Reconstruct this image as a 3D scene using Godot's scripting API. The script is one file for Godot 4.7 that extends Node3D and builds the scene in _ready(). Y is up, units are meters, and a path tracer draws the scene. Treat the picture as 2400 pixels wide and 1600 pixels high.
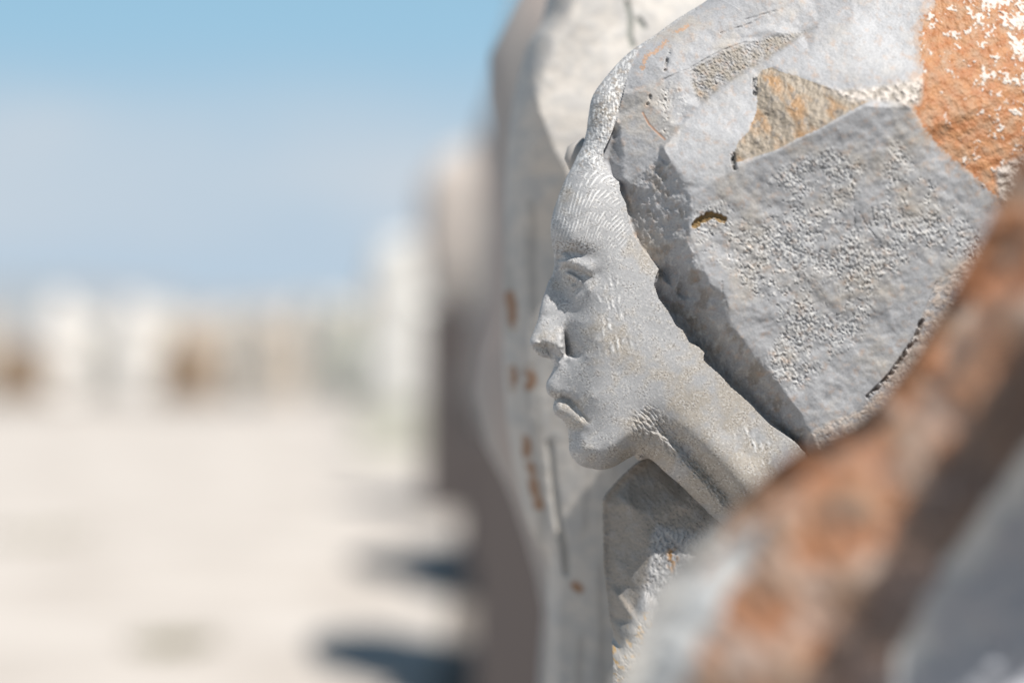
extends Node3D
# A carved stone head in a sculpture garden on pale sand, seen through a long lens.
# Sizes in the lists are millimetres in the sculpture's own axes (x right, y up from eye height, z towards the path).

const MM := 0.001
const EYE := 1.0
var taken := {}
var mat_stone: StandardMaterial3D
var mat_far: StandardMaterial3D


func poly(a: Array) -> PackedVector2Array:
	var p := PackedVector2Array()
	for i in range(0, a.size(), 2):
		p.append(Vector2(a[i], a[i + 1]))
	return p


func numbered(called: String) -> String:
	var n: int = taken.get(called, 0)
	taken[called] = n + 1
	return called if n == 0 else "%s_%03d" % [called, n]


func thing(called: String, label: String, category: String, at := Vector3.ZERO, group := "") -> Node3D:
	var o := Node3D.new()
	o.name = numbered(called)
	add_child(o)
	o.position = at
	o.set_meta("label", label)
	o.set_meta("category", category)
	if group:
		o.set_meta("group", group)
	return o


func part(called: String, mesh: Mesh, m: Material, parent: Node, label := "") -> MeshInstance3D:
	var o := MeshInstance3D.new()
	o.name = called
	o.mesh = mesh
	o.material_override = m
	parent.add_child(o, true)
	if label:
		o.set_meta("label", label)
	return o


func noise(s: int, freq: float, octaves := 3, kind := FastNoiseLite.TYPE_SIMPLEX_SMOOTH) -> FastNoiseLite:
	var n := FastNoiseLite.new()
	n.seed = s
	n.noise_type = kind
	n.frequency = freq
	n.fractal_octaves = octaves
	if octaves == 1:
		n.fractal_type = FastNoiseLite.FRACTAL_NONE
	return n


# A stone worked from one side: a height field over an outline, rounded towards the outline, closed by a back.
class Relief:
	var h: float
	var x0: float
	var y0: float
	var nx: int
	var ny: int
	var z: PackedFloat32Array
	var inside: PackedByteArray
	var px: PackedFloat32Array
	var py: PackedFloat32Array
	var color: PackedColorArray
	var dist: PackedFloat32Array
	var radius: PackedFloat32Array

	func _init(lo: Vector2, hi: Vector2, cell: float) -> void:
		h = cell
		x0 = lo.x
		y0 = lo.y
		nx = int((hi.x - lo.x) / h) + 1
		ny = int((hi.y - lo.y) / h) + 1
		z = field(0.0)
		color.resize(nx * ny)
		inside.resize(nx * ny)
		px = field(0.0)
		py = field(0.0)
		for j in ny:
			for i in nx:
				px[j * nx + i] = x0 + i * h
				py[j * nx + i] = y0 + j * h

	func field(v: float) -> PackedFloat32Array:
		var f := PackedFloat32Array()
		f.resize(nx * ny)
		f.fill(v)
		return f

	# writes v into f at all grid points inside the polygon
	func paint(f, polygon: PackedVector2Array, v) -> void:
		var n := polygon.size()
		for j in ny:
			var y := y0 + j * h
			var xs := PackedFloat32Array()
			for k in n:
				var a := polygon[k]
				var b := polygon[(k + 1) % n]
				if (a.y <= y) != (b.y <= y):
					xs.append(a.x + (y - a.y) / (b.y - a.y) * (b.x - a.x))
			xs.sort()
			for k in range(0, xs.size() - 1, 2):
				for i in range(maxi(0, ceili((xs[k] - x0) / h)), mini(nx - 1, floori((xs[k + 1] - x0) / h)) + 1):
					f[j * nx + i] = v

	func blur(f: PackedFloat32Array, r: int) -> PackedFloat32Array:
		var g := field(0.0)
		var w := 1.0 / (2 * r + 1)
		for j in ny:
			var o := j * nx
			var s := 0.0
			for i in range(-r, r + 1):
				s += f[o + clampi(i, 0, nx - 1)]
			for i in nx:
				g[o + i] = s * w
				s += f[o + mini(i + r + 1, nx - 1)] - f[o + maxi(i - r, 0)]
		var e := field(0.0)
		var sums := PackedFloat32Array()
		sums.resize(nx)
		for j in range(-r, r + 1):
			var o := clampi(j, 0, ny - 1) * nx
			for i in nx:
				sums[i] += g[o + i]
		for j in ny:
			var o := j * nx
			var a := mini(j + r + 1, ny - 1) * nx
			var b := maxi(j - r, 0) * nx
			for i in nx:
				e[o + i] = sums[i] * w
				sums[i] += g[a + i] - g[b + i]
		return e

	# flat facets between points (x, y, z)
	func facets(points: Array) -> PackedFloat32Array:
		var f := field(-1e9)
		var flat := PackedVector2Array()
		for p in points:
			flat.append(Vector2(p[0], p[1]))
		var t := Geometry2D.triangulate_delaunay(flat)
		for k in range(0, t.size(), 3):
			var a: Array = points[t[k]]
			var b: Array = points[t[k + 1]]
			var c: Array = points[t[k + 2]]
			var ax: float = a[0]
			var ay: float = a[1]
			var det: float = (b[0] - ax) * (c[1] - ay) - (c[0] - ax) * (b[1] - ay)
			if absf(det) < 1e-6:
				continue
			var gx: float = ((b[2] - a[2]) * (c[1] - ay) - (c[2] - a[2]) * (b[1] - ay)) / det
			var gy: float = ((b[0] - ax) * (c[2] - a[2]) - (c[0] - ax) * (b[2] - a[2])) / det
			var lo := minf(ay, minf(b[1], c[1]))
			var hi := maxf(ay, maxf(b[1], c[1]))
			for j in range(maxi(0, ceili((lo - y0) / h)), mini(ny - 1, floori((hi - y0) / h)) + 1):
				var y := y0 + j * h
				var l := 1e9
				var r := -1e9
				for e in [[a, b], [b, c], [c, a]]:
					var p: Array = e[0]
					var q: Array = e[1]
					if (p[1] <= y) != (q[1] <= y):
						var x: float = p[0] + (y - p[1]) / (q[1] - p[1]) * (q[0] - p[0])
						l = minf(l, x)
						r = maxf(r, x)
				for i in range(maxi(0, ceili((l - x0) / h)), mini(nx - 1, floori((r - x0) / h)) + 1):
					f[j * nx + i] = a[2] + gx * (x0 + i * h - ax) + gy * (y - ay)
		# beyond the outermost points the surface goes on level
		var rows := PackedInt32Array()
		for j in ny:
			var o := j * nx
			var first := -1
			var last := -1
			for i in nx:
				if f[o + i] > -1e8:
					if first < 0:
						first = i
					last = i
			if first < 0:
				continue
			rows.append(j)
			for i in first:
				f[o + i] = f[o + first]
			for i in range(first + 1, last):
				if f[o + i] < -1e8:
					f[o + i] = f[o + i - 1]
			for i in range(last + 1, nx):
				f[o + i] = f[o + last]
		for j in ny:
			if f[j * nx] < -1e8:
				var from := clampi(j, rows[0], rows[-1])
				for i in nx:
					f[j * nx + i] = f[from * nx + i]
		return f

	# a smooth skin through points (x, y, z), multiquadric; only where the mask is set; every second grid point is solved
	func skin(points: Array, mask: PackedByteArray, soft: float, fine: Rect2) -> PackedFloat32Array:
		var n := points.size()
		var m := n + 1
		var a := []
		for r in m:
			var row := PackedFloat64Array()
			row.resize(m + 1)
			if r < n:
				for c in n:
					var dx: float = points[r][0] - points[c][0]
					var dy: float = points[r][1] - points[c][1]
					row[c] = sqrt(dx * dx + dy * dy + soft * soft)
				row[r] += 0.15
				row[n] = 1.0
				row[m] = points[r][2]
			else:
				for c in n:
					row[c] = 1.0
			a.append(row)
		for c in m:
			var best := c
			for r in range(c + 1, m):
				if absf(a[r][c]) > absf(a[best][c]):
					best = r
			var swap: PackedFloat64Array = a[c]
			a[c] = a[best]
			a[best] = swap
			var top: PackedFloat64Array = a[c]
			for r in range(c + 1, m):
				var row: PackedFloat64Array = a[r]
				var k: float = row[c] / top[c]
				if k != 0.0:
					for q in range(c, m + 1):
						row[q] -= k * top[q]
					a[r] = row
		var w := PackedFloat64Array()
		w.resize(m)
		for r in range(m - 1, -1, -1):
			var s: float = a[r][m]
			for c in range(r + 1, m):
				s -= a[r][c] * w[c]
			w[r] = s / a[r][r]
		var xs := PackedFloat32Array()
		var ys := PackedFloat32Array()
		for p in points:
			xs.append(p[0])
			ys.append(p[1])
		var f := field(0.0)
		var s2 := soft * soft
		for j in range(0, ny, 2):
			for i in range(0, nx, 2):
				if not (mask[j * nx + i] or (j + 2 < ny and mask[(j + 2) * nx + i]) or (i + 2 < nx and mask[j * nx + i + 2]) or (i + 2 < nx and j + 2 < ny and mask[(j + 2) * nx + i + 2]) or (i > 1 and mask[j * nx + i - 2]) or (j > 1 and mask[(j - 2) * nx + i]) or (j > 1 and i > 1 and mask[(j - 2) * nx + i - 2])):
					continue
				var x := x0 + i * h
				var y := y0 + j * h
				var s := w[n]
				for k in n:
					var dx := x - xs[k]
					var dy := y - ys[k]
					s += w[k] * sqrt(dx * dx + dy * dy + s2)
				f[j * nx + i] = s
		for j in range(0, ny, 2):
			for i in range(1, nx - 1, 2):
				f[j * nx + i] = 0.5 * (f[j * nx + i - 1] + f[j * nx + i + 1])
		for j in range(1, ny - 1, 2):
			for i in nx:
				f[j * nx + i] = 0.5 * (f[(j - 1) * nx + i] + f[(j + 1) * nx + i])
		for j in range(maxi(0, int((fine.position.y - y0) / h)), mini(ny, int((fine.end.y - y0) / h))):
			for i in range(maxi(0, int((fine.position.x - x0) / h)), mini(nx, int((fine.end.x - x0) / h))):
				if not mask[j * nx + i] or (i % 2 == 0 and j % 2 == 0):
					continue
				var x := x0 + i * h
				var y := y0 + j * h
				var s := w[n]
				for k in n:
					var dx := x - xs[k]
					var dy := y - ys[k]
					s += w[k] * sqrt(dx * dx + dy * dy + s2)
				f[j * nx + i] = s
		return f

	# distance to the outline (x, y, z unused, plateau unused, radius); points just outside are drawn onto it
	func outline(points: Array, rough := 0.0) -> void:
		var fine := PackedVector2Array()
		var rad := PackedFloat32Array()
		var n := points.size()
		var wob := FastNoiseLite.new()
		wob.frequency = 0.12
		for k in n:
			var p0: Array = points[(k + n - 1) % n]
			var p1: Array = points[k]
			var p2: Array = points[(k + 1) % n]
			var p3: Array = points[(k + 2) % n]
			var long := Vector2(p1[0], p1[1]).distance_to(Vector2(p2[0], p2[1]))
			var steps := clampi(int(long / 1.5), 2, 40)
			for s in steps:
				var t := float(s) / steps
				var v := Vector2(p1[0], p1[1]).cubic_interpolate(Vector2(p2[0], p2[1]), Vector2(p0[0], p0[1]), Vector2(p3[0], p3[1]), t) if long < 40.0 else Vector2(p1[0], p1[1]).lerp(Vector2(p2[0], p2[1]), t)
				v += rough * Vector2(wob.get_noise_2d(v.x * 4.0, v.y * 4.0), wob.get_noise_2d(v.x * 4.0 + 900.0, v.y * 4.0))
				fine.append(v)
				rad.append(lerpf(p1[4], p2[4], t))
		paint(inside, fine, 1)
		dist = field(1e6)
		radius = field(1.0)
		var near_x := field(0.0)
		var near_y := field(0.0)
		n = fine.size()
		for k in n:
			var a := fine[k]
			var b := fine[(k + 1) % n]
			var reach := maxf(rad[k], 3.0 * h) + 1.0
			var e := b - a
			var ee := maxf(e.length_squared(), 1e-9)
			for j in range(maxi(0, ceili((minf(a.y, b.y) - reach - y0) / h)), mini(ny - 1, floori((maxf(a.y, b.y) + reach - y0) / h)) + 1):
				for i in range(maxi(0, ceili((minf(a.x, b.x) - reach - x0) / h)), mini(nx - 1, floori((maxf(a.x, b.x) + reach - x0) / h)) + 1):
					var qx := x0 + i * h - a.x
					var qy := y0 + j * h - a.y
					var t := clampf((qx * e.x + qy * e.y) / ee, 0.0, 1.0)
					var dx := qx - t * e.x
					var dy := qy - t * e.y
					var d := dx * dx + dy * dy
					var o := j * nx + i
					if d < dist[o]:
						dist[o] = d
						radius[o] = rad[k]
						near_x[o] = a.x + t * e.x
						near_y[o] = a.y + t * e.y
		for o in nx * ny:
			dist[o] = sqrt(dist[o])
			if not inside[o] and dist[o] < 2.2 * h:
				px[o] = near_x[o]
				py[o] = near_y[o]
				inside[o] = 2

	func rounding(o: int) -> float:
		if inside[o] == 2:
			return 0.0
		var d := dist[o]
		var r := radius[o]
		if d >= r:
			return 1.0
		var t := 1.0 - d / r
		return sqrt(1.0 - t * t)

	# value of a line drawn over the field, 1 on it and 0 at the given half width, the larger wins
	func stroke(f: PackedFloat32Array, line: PackedVector2Array, half: float, v := 1.0) -> PackedFloat32Array:
		for k in line.size() - 1:
			var a := line[k]
			var b := line[k + 1]
			var e := b - a
			var ee := maxf(e.length_squared(), 1e-9)
			for j in range(maxi(0, ceili((minf(a.y, b.y) - half - y0) / h)), mini(ny - 1, floori((maxf(a.y, b.y) + half - y0) / h)) + 1):
				for i in range(maxi(0, ceili((minf(a.x, b.x) - half - x0) / h)), mini(nx - 1, floori((maxf(a.x, b.x) + half - x0) / h)) + 1):
					var qx := x0 + i * h - a.x
					var qy := y0 + j * h - a.y
					var t := clampf((qx * e.x + qy * e.y) / ee, 0.0, 1.0)
					var d := Vector2(qx - t * e.x, qy - t * e.y).length() / half
					if d < 1.0:
						var o := j * nx + i
						f[o] = maxf(f[o], v * (1.0 - d * d))
		return f

	func at(f: PackedFloat32Array, x: float, y: float) -> float:
		var u := clampf((x - x0) / h, 0.0, nx - 1.001)
		var v := clampf((y - y0) / h, 0.0, ny - 1.001)
		var i := int(u)
		var j := int(v)
		u -= i
		v -= j
		var o := j * nx + i
		return lerpf(lerpf(f[o], f[o + 1], u), lerpf(f[o + nx], f[o + nx + 1], u), v)

	# one mesh for each label, all sharing the normals of the whole stone; with flip the mirrored far side
	func meshes(label: PackedByteArray, labels: int, flip := 1.0) -> Array:
		var normal := PackedVector3Array()
		normal.resize(nx * ny)
		for j in ny:
			for i in nx:
				var o := j * nx + i
				if not inside[o]:
					continue
				var l := o - 1 if i > 0 and inside[o - 1] else o
				var r := o + 1 if i < nx - 1 and inside[o + 1] else o
				var d := o - nx if j > 0 and inside[o - nx] else o
				var u := o + nx if j < ny - 1 and inside[o + nx] else o
				var a := Vector3(px[r] - px[l], py[r] - py[l], z[r] - z[l])
				var b := Vector3(px[u] - px[d], py[u] - py[d], z[u] - z[d])
				var c := a.cross(b)
				c = c.normalized() if c.length_squared() > 1e-9 else Vector3.BACK
				if inside[o] == 2:
					c = Vector3(c.x, c.y, c.z * 0.3).normalized()
				c.z *= flip
				normal[o] = c
		var out := []
		for k in labels:
			var slot := PackedInt32Array()
			slot.resize(nx * ny)
			slot.fill(-1)
			var v := PackedVector3Array()
			var nn := PackedVector3Array()
			var cc := PackedColorArray()
			var ix := PackedInt32Array()
			for j in ny - 1:
				for i in nx - 1:
					var o := j * nx + i
					if label[o] != k:
						continue
					var q := inside[o] + inside[o + 1] + inside[o + nx] + inside[o + nx + 1]
					if not (inside[o] and inside[o + 1] and inside[o + nx] and inside[o + nx + 1]) or q == 8:
						continue
					for p in [o, o + 1, o + nx, o + nx + 1]:
						if slot[p] < 0:
							slot[p] = v.size()
							v.append(Vector3(px[p], py[p], z[p] * flip) * MM)
							nn.append(normal[p])
							cc.append(color[p])
					var s0 := slot[o]
					var s1 := slot[o + 1]
					var s2 := slot[o + nx]
					var s3 := slot[o + nx + 1]
					if flip > 0.0:
						ix.append_array([s0, s2, s1, s1, s2, s3])
					else:
						ix.append_array([s0, s1, s2, s1, s3, s2])
			if ix.is_empty():
				out.append(null)
				continue
			var arr := []
			arr.resize(Mesh.ARRAY_MAX)
			arr[Mesh.ARRAY_VERTEX] = v
			arr[Mesh.ARRAY_NORMAL] = nn
			arr[Mesh.ARRAY_COLOR] = cc
			arr[Mesh.ARRAY_INDEX] = ix
			var m := ArrayMesh.new()
			m.add_surface_from_arrays(Mesh.PRIMITIVE_TRIANGLES, arr)
			out.append(m)
		return out


func _ready() -> void:
	# camera: a long lens wide open
	var cam := Camera3D.new()
	cam.name = "camera"
	add_child(cam)
	cam.position = Vector3(0, EYE, 2.1)
	var lens := CameraAttributesPhysical.new()
	lens.frustum_focal_length = 100.0
	lens.exposure_aperture = 2.2
	lens.frustum_focus_distance = 2.065
	lens.frustum_near = 0.1
	lens.frustum_far = 9000.0
	cam.attributes = lens
	cam.keep_aspect = Camera3D.KEEP_HEIGHT
	cam.fov = 13.6
	cam.near = 0.1
	cam.far = 9000.0
	# sky
	var env := Environment.new()
	env.background_mode = Environment.BG_SKY
	env.tonemap_mode = Environment.TONE_MAPPER_LINEAR
	env.tonemap_exposure = 1.38
	env.sdfgi_enabled = true
	env.ssao_enabled = true
	env.ssil_enabled = true
	var sky := PanoramaSkyMaterial.new()
	sky.panorama = sky_picture()
	env.sky = Sky.new()
	env.sky.sky_material = sky
	var world := WorldEnvironment.new()
	world.name = "world_environment"
	world.environment = env
	add_child(world)
	# sun
	var sun := DirectionalLight3D.new()
	sun.name = "sun"
	add_child(sun)
	sun.look_at_from_position(Vector3(0.28, 0.79, 0.545), Vector3.ZERO)
	sun.light_energy = 1.6
	sun.light_color = Color(1.0, 0.975, 0.94)
	sun.light_angular_distance = 0.5
	sun.shadow_enabled = true

	mat_stone = stone_material("carved stone", 0.6)
	mat_far = stone_material("distant stone", 0.8)

	ground()
	hills()
	head_sculpture()
	near_sculpture()
	egg_sculpture()
	row_of_sculptures()
	far_stones()
	weeds()


# clear air, deep blue overhead and pale towards the horizon, with thin soft clouds low down all round
func sky_picture() -> ImageTexture:
	var w := 1024
	var hgt := 512
	var im := Image.create(w, hgt, false, Image.FORMAT_RGBF)
	var stops := [[-90.0, Color(0.3, 0.28, 0.26)], [-1.0, Color(0.38, 0.4, 0.42)], [0.0, Color(0.395, 0.47, 0.54)], [2.0, Color(0.325, 0.425, 0.525)], [6.5, Color(0.24, 0.408, 0.538)], [18.0, Color(0.12, 0.21, 0.305)], [45.0, Color(0.075, 0.12, 0.175)], [90.0, Color(0.06, 0.095, 0.14)]]
	var n := noise(91, 1.6, 4)
	for j in hgt:
		var el := 90.0 - (j + 0.5) / hgt * 180.0
		var c := Color.BLACK
		for k in stops.size() - 1:
			if el >= stops[k][0] and el <= stops[k + 1][0]:
				c = stops[k][1].lerp(stops[k + 1][1], (el - stops[k][0]) / (stops[k + 1][0] - stops[k][0]))
		var band := smoothstep(1.1, 2.6, el) * (1.0 - smoothstep(3.6, 6.2, el))
		for i in w:
			var p := c
			if band > 0.0:
				var a := TAU * i / w
				var q := n.get_noise_3d(cos(a) * 3.0, sin(a) * 3.0, el * 0.16)
				p = c.lerp(Color(0.45, 0.487, 0.528), band * clampf(0.62 + 0.9 * q, 0.0, 0.95))
			im.set_pixel(i, j, p)
	return ImageTexture.create_from_image(im)


func stone_material(called: String, rough: float) -> StandardMaterial3D:
	var m := StandardMaterial3D.new()
	m.resource_name = called
	m.vertex_color_use_as_albedo = true
	m.roughness = rough
	m.metallic_specular = 0.42
	return m


func dense(lists: Array, step: float) -> Array:
	var out := []
	for l in lists:
		for k in l.size() - 1:
			var a := Vector3(l[k][0], l[k][1], l[k][2])
			var b := Vector3(l[k + 1][0], l[k + 1][1], l[k + 1][2])
			var n := maxi(1, roundi(Vector2(a.x - b.x, a.y - b.y).length() / step))
			for q in n + (1 if k == l.size() - 2 else 0):
				var v := a.lerp(b, float(q) / n)
				out.append([v.x, v.y, v.z])
	return out


func mix(a: Color, b: Color, t: float) -> Color:
	return a.lerp(b, clampf(t, 0.0, 1.0))


func step01(a: float, b: float, x: float) -> float:
	return smoothstep(a, b, x)


func head_sculpture() -> void:
	var t0 := Time.get_ticks_msec()
	var sil := [[153.4,259.8,0,30,30],[143,250.1,0,28,28],[127.7,240.7,0,27,26],[118,234.4,0,26,24],[107,226.3,0,26,22],[95.2,218.5,0,25,20],[86.1,212.2,0,24,18],[76.7,203.1,0,24,17],[67.9,192.8,0,24,16],[61,183.4,0,24,16],[57.9,176.2,0,24,16],[56.7,169,0,25,16],[55.4,160.3,0,26,17],[54.8,154.6,0,27,18],[52,144.3,0,30,21],[47.9,136.2,0,33,24],[43.8,127.7,0,35,26],[39.8,120.2,0,36,27],[36,111.4,0,36,27],[31.9,100.2,0,36,26],[29.4,91.4,0,35,24],[28.5,84.8,0,33,21],[28.5,79.5,0,29,18],[29.4,71.4,0,23,13],[30.7,64.2,0,15,9],[31.1,57.9,0,10,6],[30.7,52.9,0,8,5],[29.1,47.6,0,7,4.5],[26.3,42.6,0,7,4.5],[23.9,35.4,0,7,4.5],[21.9,29.1,0,8,4.5],[20,21,0,9,4.8],[19.1,16.3,0,8,4.5],[16.7,9.7,0,8.5,4.5],[14,3.4,0,9,5],[13,0.2,0,9,5],[13.5,-3.1,0,8,4],[16.8,-7.8,0,8.5,5],[21.6,-11.3,0,8.5,5],[26.3,-12.2,0,8.5,5],[29.1,-14.1,0,9,4.5],[30.7,-16.3,0,9.5,4],[30.4,-19.7,0,10,4.5],[27.9,-25.4,0,11,5],[25.7,-29.4,0,11,6],[25,-34.1,0,10.5,6],[26.8,-39,0,9.5,5],[30.7,-41.6,0,7,3],[31.1,-43.4,0,7,3],[30,-48.5,0,11,5],[30.7,-52.6,0,12,6],[33.5,-54.9,0,12,6],[37.6,-58.2,0,14,6.5],[40.7,-64.5,0,17,9],[41.6,-72.6,0,22,13],[41.9,-79.8,0,24,15],[43.8,-84.5,0,25,16],[47.1,-88.6,0,26,17],[52,-91.7,0,27,17],[60.7,-93.6,0,28,17],[65.7,-94.2,0,28,17],[74.5,-92,0,28,16],[83.3,-87,0,27,14],[89.8,-83.6,0,24,10],[91.1,-86.1,0,20,5],[94.2,-87.2,0,20,5],[99.8,-85.8,0,22,7],[105.5,-89.2,0,24,11],[109.9,-93.6,0,25,13],[116.4,-99.2,0,26,14],[125.2,-106.7,0,27,14],[132.7,-114.6,0,28,14],[139.3,-121.1,0,28,14],[143.7,-126.5,0,28,14],[153.1,-135.2,0,29,14],[169,-153.4,0,30,15],[181.5,-187.8,0,30,20],[234.8,-197.2,0,30,25],[297.4,-156.5,0,30,30],[375.6,-109.5,0,30,35],[425.7,-31.3,0,30,40],[450.7,78.2,0,30,40],[438.2,203.4,0,30,40],[391.2,288,0,30,40],[313,325.5,0,25,35],[219.1,309.9,0,25,30]]
	var skin_edge := [[151.2,256.1,30],[141.1,246.8,28],[126.1,237.6,27],[116.5,231.5,26],[105.7,223.5,26],[94,215.9,25],[85.1,209.8,24],[75.8,200.8,24],[67.1,190.6,24],[60.3,181.3,24],[57.2,174.2,24],[56,167,25],[54.7,158.3,26],[54.1,152.6,27],[51.2,142.2,30],[47.1,134,33],[43.1,125.6,35],[39.1,118.1,36],[35.4,109.5,36],[31.4,98.4,36],[28.9,89.9,35],[28,83.5,33],[28.1,78.4,29],[29.1,70.6,23],[30.5,63.7,15],[31,57.6,10],[30.6,52.7,8],[29,47.4,7],[26.2,42.4,7],[23.9,35.3,7],[21.8,29,8],[19.9,20.9,9],[19,16.2,8],[16.7,9.7,8.5],[13.9,3.4,9],[13,0.2,9],[13.4,-3.1,8],[16.7,-7.8,8.5],[21.5,-11.2,8.5],[26.2,-12.2,8.5],[29,-14,9],[30.5,-16.2,9.5],[30.2,-19.6,10],[27.7,-25.2,11],[25.5,-29.3,11],[24.9,-33.9,10.5],[26.6,-38.8,9.5],[30.6,-41.5,7],[31,-43.2,7],[29.9,-48.3,11],[30.5,-52.3,12],[33.3,-54.6,12],[37.3,-57.8,14],[40.4,-64,17],[41.2,-71.9,22],[41.5,-78.9,24],[43.3,-83.5,25],[46.5,-87.5,26],[51.3,-90.5,27],[59.9,-92.3,28],[64.9,-93,28],[73.5,-90.8,28],[82.2,-85.9,27],[88.8,-82.6,24],[90.2,-85.3,20],[93.3,-86.3,20],[98.8,-84.9,22],[104.3,-88.2,24],[108.6,-92.5,25],[115,-98,26],[123.6,-105.4,27],[130.9,-113,28],[137.4,-119.5,28],[141.8,-124.8,28],[150.9,-133.3,29],[166.6,-151.2,30],[178.9,-185.1,30]]
	var face := [[61.7,151.1,31],[67.9,176,28],[77.3,191.7,26],[55.3,132.2,38],[46,107.4,42],[61.3,113.4,44],[73.5,110.2,46],[41.5,87.5,39],[58.2,88.8,46],[73.4,88.7,49],[81.3,85.6,50],[34.6,74.1,28],[43,71.9,38],[55.2,69.9,44],[67.3,68.8,48],[82.4,67.2,52],[33.9,67.4,16],[37.7,68,26],[43.1,67.2,33],[49.8,65.7,39],[32.4,57.7,8],[32.4,51.4,8.5],[43.9,39.6,25.5],[46.3,32.4,28.5],[51.7,36.9,35.5],[40.9,43.4,20.5],[58.3,59.8,43],[61.3,49.1,43],[70.3,58.1,49],[85.4,54.9,54],[31.2,34.3,9.5],[28,24.9,10.5],[23.4,18.7,8.5],[26.1,14.9,11.5],[19.3,6.2,9.5],[23.3,5.6,12.5],[19.3,0.9,10.5],[34.2,21.8,14],[38.8,21.7,17],[36.7,27.4,14.5],[31.1,9.3,15.5],[37.2,14,17.5],[31,2.5,18],[42.8,9.3,20],[42.2,-11.8,20],[46.4,-12.4,25],[45,-8.1,17],[43.5,0,17],[34.2,-15.5,14.5],[39.7,-15.5,18],[36.6,-21.7,17],[43.3,-23.2,24],[50.8,-21.6,33],[34.2,-30.4,15.5],[40.3,-32.5,20.5],[46.3,-34.6,27],[52.4,-40.1,33],[34.5,-45.7,13],[38.8,-44.7,15.5],[42.2,-46.8,18.5],[40.3,-49.9,18.5],[45.2,-52.3,23],[37.3,-52.2,16],[49.4,-58,29.5],[41,-57.1,18],[45.8,-59.1,23.5],[44.6,-63.8,21.5],[50.1,-64.9,27],[47,-71.1,26],[55.5,-70.9,33],[61.5,-64.6,37],[55.2,36.8,41],[76.3,45.8,52],[67.3,24.5,49],[85.3,30.5,55],[47,21.6,27],[49.9,13.9,33],[61.2,12.2,46],[61.2,0,46],[54.7,0,38],[76.3,0,52],[97.4,12.2,57],[53.8,-10.8,37],[61.3,-21.5,43],[76.4,-21.4,49],[91.4,-15.2,55],[109.5,0,59],[58.3,-39.9,40],[76.5,-39.8,48],[91.6,-39.7,52],[106.6,-30.5,57],[121.6,-18.2,61],[70.5,-58.3,43],[61.4,-52.2,39],[82.6,-52,48],[96.2,-47.3,51],[109.7,-45.7,55],[127.8,-48.7,58],[136.8,-48.6,60],[152,-63.9,60],[167.2,-79.1,60],[182.4,-91.2,60],[197.4,-94.2,62],[212.8,-121.6,60],[182.8,-152.3,56]]
	var face_lines := [[[111.2,226.8,27],[91.8,211.6,27],[85.8,196,29],[81.1,180.4,31],[77.6,163.3,33],[70.8,141.6,35],[65.8,129.1,37]],[[77.1,113.3,46],[81.9,98.4,49],[85.8,78.1,52],[94.2,64,55],[105,48.7,58]],[[101.7,39.3,58],[111,21,60],[121,7.9,61],[131.8,-3.6,62],[135.5,-13.1,62],[147.3,-24,63],[161.2,-37.6,63],[176.7,-53.1,63],[192.2,-65.3,63],[205.5,-76.8,63],[243,-115.4,62]],[[50,-81.4,31],[59.7,-81.9,35],[72.7,-75.2,41],[84.2,-66.8,45],[91.8,-58.1,48],[97.8,-52,49]],[[99.5,-64.9,45],[106.6,-68,44.5],[115,-75.1,43],[126.8,-89,40],[141.4,-105.4,38],[153.7,-119.9,37]],[[101,-61.5,46],[110.3,-65,44],[119.7,-72.4,41],[131.6,-85.5,37.5],[147,-102.7,36],[163,-120,36]],[[108.4,-55,51],[114.5,-58.6,51],[123.6,-64.1,53],[134.2,-74.7,54],[149.4,-91.5,54],[167.7,-112.8,54],[183,-131.1,54]],[[34.2,-37.3,14.5],[39.7,-37.8,19],[44.3,-39.9,23],[47.6,-43.3,26.5],[50.6,-48.1,29.5],[54.8,-54.8,33],[59.1,-61.5,36]],[[33.3,-40.8,9],[38,-40.5,11.5],[42.3,-41.9,15.5],[45.3,-45.3,19],[48.3,-49.8,24],[51.8,-55.5,29.5],[55.4,-61.6,33.5]],[[15.6,-1.9,9],[19.3,-1.2,11.5],[24.9,-0.9,15],[30.4,-3.4,17.5],[34.7,-7.8,18.5]],[[16.8,-3.7,6.5],[20,-3.4,7.5],[24.9,-3.4,9],[29.9,-6.2,10.5],[33.9,-10.9,12]],[[34.8,6.8,18],[36,1.6,19.5],[36.9,-3.7,19.5],[36.9,-8.7,17.5]],[[39.5,5.6,14.5],[39.9,1.6,10.5],[40.5,-3.1,8.5],[40.8,-8.1,9]],[[45.8,7.7,26],[47.6,0,28],[50,-8,29]],[[36.9,62.6,22],[40.2,64.6,25.5],[44.7,63.8,30.5],[50.1,62.4,36.5]],[[37.1,57.8,25],[40.4,57.1,30],[44.9,55.7,35.5],[49.8,53.7,39.5],[54.6,51.2,42.5]],[[38.8,53.6,19.5],[42.4,52.3,23.5],[46.3,50.6,28],[50.5,48.1,33],[55.3,46.1,38.5]],[[41.1,49.2,25],[45,46.9,30],[48.9,43.7,35]],[[41.8,45.5,22],[45.7,42.6,26.5],[49.3,39.1,32]],[[34.6,60.5,9],[34.3,56.1,9],[35.2,51.1,9.5],[37,45.1,11.5],[39.2,37.9,14],[41,31.1,16.5]]]
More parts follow.
